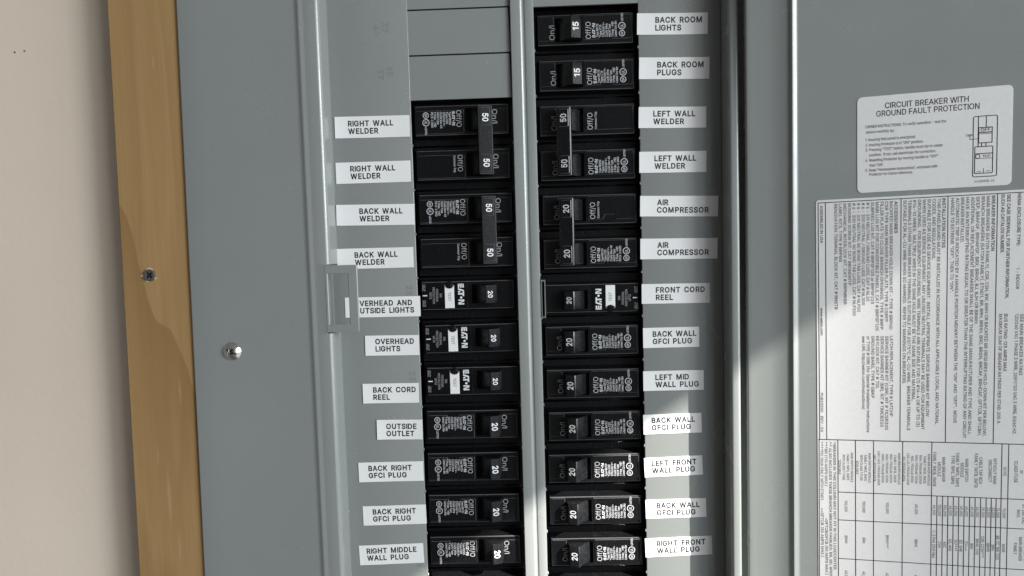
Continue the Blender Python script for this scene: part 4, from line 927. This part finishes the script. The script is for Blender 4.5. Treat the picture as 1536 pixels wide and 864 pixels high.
def spec_print(L, amps, poles):
    wordmark(L, 33.4, -6.2, 1.7, 8.0)
    kind = "BR%d%s" % (poles, amps)
    lines = [("Type " + kind, 7.4), ("Type C" + amps, 6.8), ("120/240 V~", 8.2), ("Cu/Al Wire" if poles == 1 else "Cu/Al Rev 40", 7.4 if poles == 1 else 9.2), ("HACR Type", 7.0), ("%d Pole  -HID" % poles, 8.4), ("PS13-2 SWD" if poles == 2 else "Listed Circ Bkr", 8.8)]
    for k, (t, ln) in enumerate(lines): L.put(t, 36.9+1.72*k, -6.0, 1.2, UP, width=ln, bold=.02)
    L.ring(50.2, -4.3, 1.75, .36); L.put("SP", 50.9, -4.3, 1.3, UP, width=1.9, align='C', bold=.02)
    L.ring(50.2, -.2, 2.05, .4); L.put("UL", 51.0, -.2, 1.6, UP, width=1.9, align='C', bold=.02)
    L.put("LISTED", 50.9, 2.4, 1.1, UP, width=4.4, bold=.02)

def onoff(parent, dz):
    L = Letters()
    L.put("On/I", 12.0, -6.6, 2.9, UP, width=8.0, bold=.0, res=3)
    a = L.build("on_mark", M_FAINT, parent, lambda p, q: (p, YF-.22, q+dz))
    L = Letters()
    L.put("Off/O", 32.6, -6.7, 2.9, UP, width=9.4, bold=.0, res=3)
    b = L.build("off_mark", M_MOULD, parent, face3(dz))
    return a, b

def single(amps, on):
    root = empty("circuit_breaker")
    finish("housing", housing_bm(), [M_BLACK, M_EDGE_GLINT], root)
    h = finish("handle", handle_bm(on), M_HANDLE, root, 25)
    L = Letters(); L.put(amps, 1.65, -3.4, 3.3, UP, width=4.6, bold=.03, res=3); L.build("rating_number", M_NUMBER, h, top3(on))
    onoff(root, 0)
    L = Letters(); spec_print(L, amps, 1); L.build("printed_text", M_PRINT, root, face3(0))
    return root

def double(amps, notch):
    root = empty("double_pole_breaker")
    for dz, spec in ((0.0, False), (-PITCH, True)):
        finish("housing", housing_bm(dz, notch=notch), [M_BLACK, M_EDGE_GLINT], root)
        onoff(root, dz)
        finish("handle", handle_bm(True, dz), M_HANDLE, root, 25)
        L = Letters()
        if spec: spec_print(L, amps, 2)
        else: L.put("Common Trip", 35.0, -6.4, 1.2, UP, width=9.6, bold=.012)
        L.build("printed_text", M_PRINT, root, face3(dz))
    # tie bar over both handles
    f = top3(True, 0.0)
    def bar(bm, a0, a1, h0, h1, v0, v1, ch):
        tmp = bmesh.new(); prism(tmp, rect(a0, a1, v0, v1, .5, 3), -h1, -h0, ch, 0, 1)
        c, sn = math.cos(TILT), math.sin(TILT)
        for v in tmp.verts:
            a, h = v.co.x, -v.co.y
            v.co.x = PIV[0]+a*c-h*sn; v.co.y = PIV[1]-(h*c+a*sn)
        me = bpy.data.meshes.new("t"); tmp.to_mesh(me); tmp.free(); bm.from_mesh(me); bpy.data.meshes.remove(me)
    bm = bmesh.new()
    bar(bm, -4.2, 4.0, RAD-2.2, RAD+1.0, -PITCH-7.7, 5.4, .5)
    for v0, v1 in ((-5.9, 4.2), (-PITCH-6.6, -PITCH+3.6)): bar(bm, -2.9, 3.0, RAD+.8, RAD+1.45, v0, v1, .4)
    tie = finish("handle_tie", bm, [M_HANDLE, M_EDGE_GLINT], root, 25)
    for dz in (0.0, -PITCH):
        L = Letters(); L.put(amps, 1.65, -3.2, 3.3, UP, width=4.6, bold=.03, res=3)
        L.build("rating_number", M_NUMBER, tie, top3(True, RAD+1.49, dz))
    return root

def gfci():
    root = empty("ground_fault_breaker")
    finish("housing", housing_bm(vt=6.4, vb=-10.0, pit=(12.8, 27.0, -7.9, 2.9), plate=False), [M_BLACK, M_EDGE_GLINT], root)
    bm = bmesh.new(); frame_mesh(bm, (12.0, 27.8, -8.6, 3.6), (12.8, 27.0, -7.9, 2.9), YF-.35, YF+.1)
    box(bm, 3.2, 11.6, YF-.25, YF+.1, -2.6, -2.3)
    finish("handle_frame", bm, [M_BLACK, M_EDGE_GLINT], root)
    h = finish("handle", handle_bm(True, 0, 5.2, -2.5), M_HANDLE, root, 25)
    L = Letters(); L.put("20", 1.3, -4.3, 2.7, UP, width=3.9, bold=.03, res=3); L.build("rating_number", M_NUMBER, h, top3(True))
    bm = bmesh.new(); prism(bm, rect(29.6, 56.0, -9.4, 5.8), YF-.3, YF+.1, .2)
    pl = finish("name_plate", bm, M_PLATE, root)
    p3 = lambda a, b: (a, YF-.34, b)
    L = Letters(); wordmark(L, 31.6, -8.6, 3.5, 12.2); L.build("wordmark", M_NUMBER, pl, p3)
    L = Letters()
    for u, t, w in ((45.9, "5MA", 2.4), (48.1, "PERSONAL", 7.6), (50.1, "PROTECTION", 9.6), (52.0, "GFCI", 3.8)):
        L.put(t, u, -2.0, 1.35, UP, width=w, align='C')
    for v in (-6.6, 2.6):
        L.put("LED ON", 55.0, v, .9, UP, width=3.6, align='C'); L.put("NORMAL", 56.0, v, .9, UP, width=3.8, align='C')
    L.build("printed_text", M_FAINT, pl, p3)
    L = Letters(); L.poly([(53.2, -2.35), (55.8, -2.35), (55.8, -1.75), (53.2, -1.75)]); L.build("divider_mark", M_NUMBER, pl, p3)
    bm = bmesh.new()
    pts = [(37.4, 5.6), (37.4, -8.0)]+[(40.15+2.75*math.cos(a)*1.0, -8.2+2.3*math.sin(a)) for a in [PI-PI*k/10 for k in range(11)]]+[(42.9, -8.0), (42.9, 5.6)]
    prism(bm, pts, YF-.55, YF, .12)
    tl = finish("test_label", bm, M_TAPE, root)
    L = Letters(); L.put("TEST", 41.0, -1.2, 1.75, UP, width=5.2, align='C'); L.build("lettering", M_INK_AND_SHADE, tl, lambda a, b: (a, YF-.58, b))
    bm = bmesh.new()
    for r0, y0 in ((2.1, YF-.9), (1.35, YF-1.35)):
        prism(bm, [(40.15+r0*math.cos(2*PI*k/24), -8.0+r0*math.sin(2*PI*k/24)) for k in range(24)], y0, YF+.1, .25)
    finish("test_button", bm, M_BLACK, root)
    return root

def copy_tree(o, parent=None):
    c = o.copy(); COL.objects.link(c)
    if parent is not None: c.parent = parent
    for ch in list(o.children): copy_tree(ch, c)
    return c

used = {}
def place(key, maker, side, row, label, cat, group, span=1, dx=0.0):
    if key in used: o = copy_tree(used[key])
    else: o = maker(); used[key] = o
    j = random.uniform(-.45, .45)+dx
    if side == 'R':
        o.location = ((6.3+j)*MM, 0, -(row+.5)*PITCH*MM); o.rotation_euler = (0, random.uniform(-.004, .004), 0)
    else:                                      # turned half round; a two-pole unit hangs from its lower row
        o.location = ((-6.7+j)*MM, 0, -(row+span-1+.5)*PITCH*MM); o.rotation_euler = (0, PI+random.uniform(-.004, .004), 0)
    tag(o, label, cat, group)
    return o
S20 = lambda: single("20", True)
S15 = lambda: single("15", False)
G1, G2, G3 = "single-pole breakers in the panel", "two-pole breakers with joined handles", "ground fault breakers with TEST buttons"
CB = "circuit breaker"
place('15', S15, 'R', -3, "black breaker with grey 15 handle switched off, beside BACK ROOM LIGHTS label", CB, G1)
place('15', S15, 'R', -2, "black breaker with grey 15 handle switched off, beside BACK ROOM PLUGS label", CB, G1)
place('50', lambda: double("50", False), 'R', -1, "black two-pole 50 breaker beside the LEFT WALL WELDER labels", CB, G2, 2)
place('20d', lambda: double("20", True), 'R', 1, "black two-pole 20 breaker beside the AIR COMPRESSOR labels", CB, G2, 2)
g5 = place('g', gfci, 'R', 3, "black ground fault breaker with white TEST strip beside FRONT CORD REEL label", CB, G3)
for row, lab in ((4, "black 20 breaker beside BACK WALL GFCI PLUG label, just below the TEST-strip breaker"), (5, "black 20 breaker beside LEFT MID WALL PLUG label"),
                 (6, "black 20 breaker just above the one beside LEFT FRONT WALL PLUG"), (7, "black 20 breaker beside LEFT FRONT WALL PLUG label"),
                 (8, "black 20 breaker in the sun just above the one beside RIGHT FRONT WALL PLUG"), (9, "sunlit black 20 breaker beside RIGHT FRONT WALL PLUG label"),
                 (10, "black breaker cut off by the frame below the one beside RIGHT FRONT WALL PLUG")):
    place('20', S20, 'R', row, lab, CB, G1)
place('50', None, 'L', -1, "black two-pole 50 breaker beside the RIGHT WALL WELDER labels", CB, G2, 2)
place('50', None, 'L', 1, "black two-pole 50 breaker beside the BACK WALL WELDER labels", CB, G2, 2)
for row, lab in ((3, "black ground fault breaker with white TEST strip beside OVERHEAD AND OUTSIDE LIGHTS label"), (4, "black ground fault breaker with white TEST strip beside short OVERHEAD LIGHTS label"),
                 (5, "black ground fault breaker with white TEST strip beside BACK CORD REEL label")):
    place('g', gfci, 'L', row, lab, CB, G3, dx=0 if row == 3 else 1.0)
for row, lab in ((6, "black 20 breaker beside OUTSIDE OUTLET label"), (7, "black 20 breaker beside the BACK RIGHT GFCI PLUG label under OUTSIDE OUTLET"),
                 (8, "black 20 breaker just above the one beside RIGHT MIDDLE WALL PLUG"), (9, "black 20 breaker beside RIGHT MIDDLE WALL PLUG label"),
                 (10, "black breaker cut off by the frame below the one beside RIGHT MIDDLE WALL PLUG")):
    place('20', None, 'L', row, lab, CB, G1)
# smoky clear clip at the inner end of the ground fault breaker by FRONT CORD REEL
bm = bmesh.new(); frame_mesh(bm, (.1, 2.6, -12.4, 9.6), (.6, 2.0, -11.7, 8.9), -.6, 1.8)
finish("clear_clip", bm, M_CLEAR, g5)
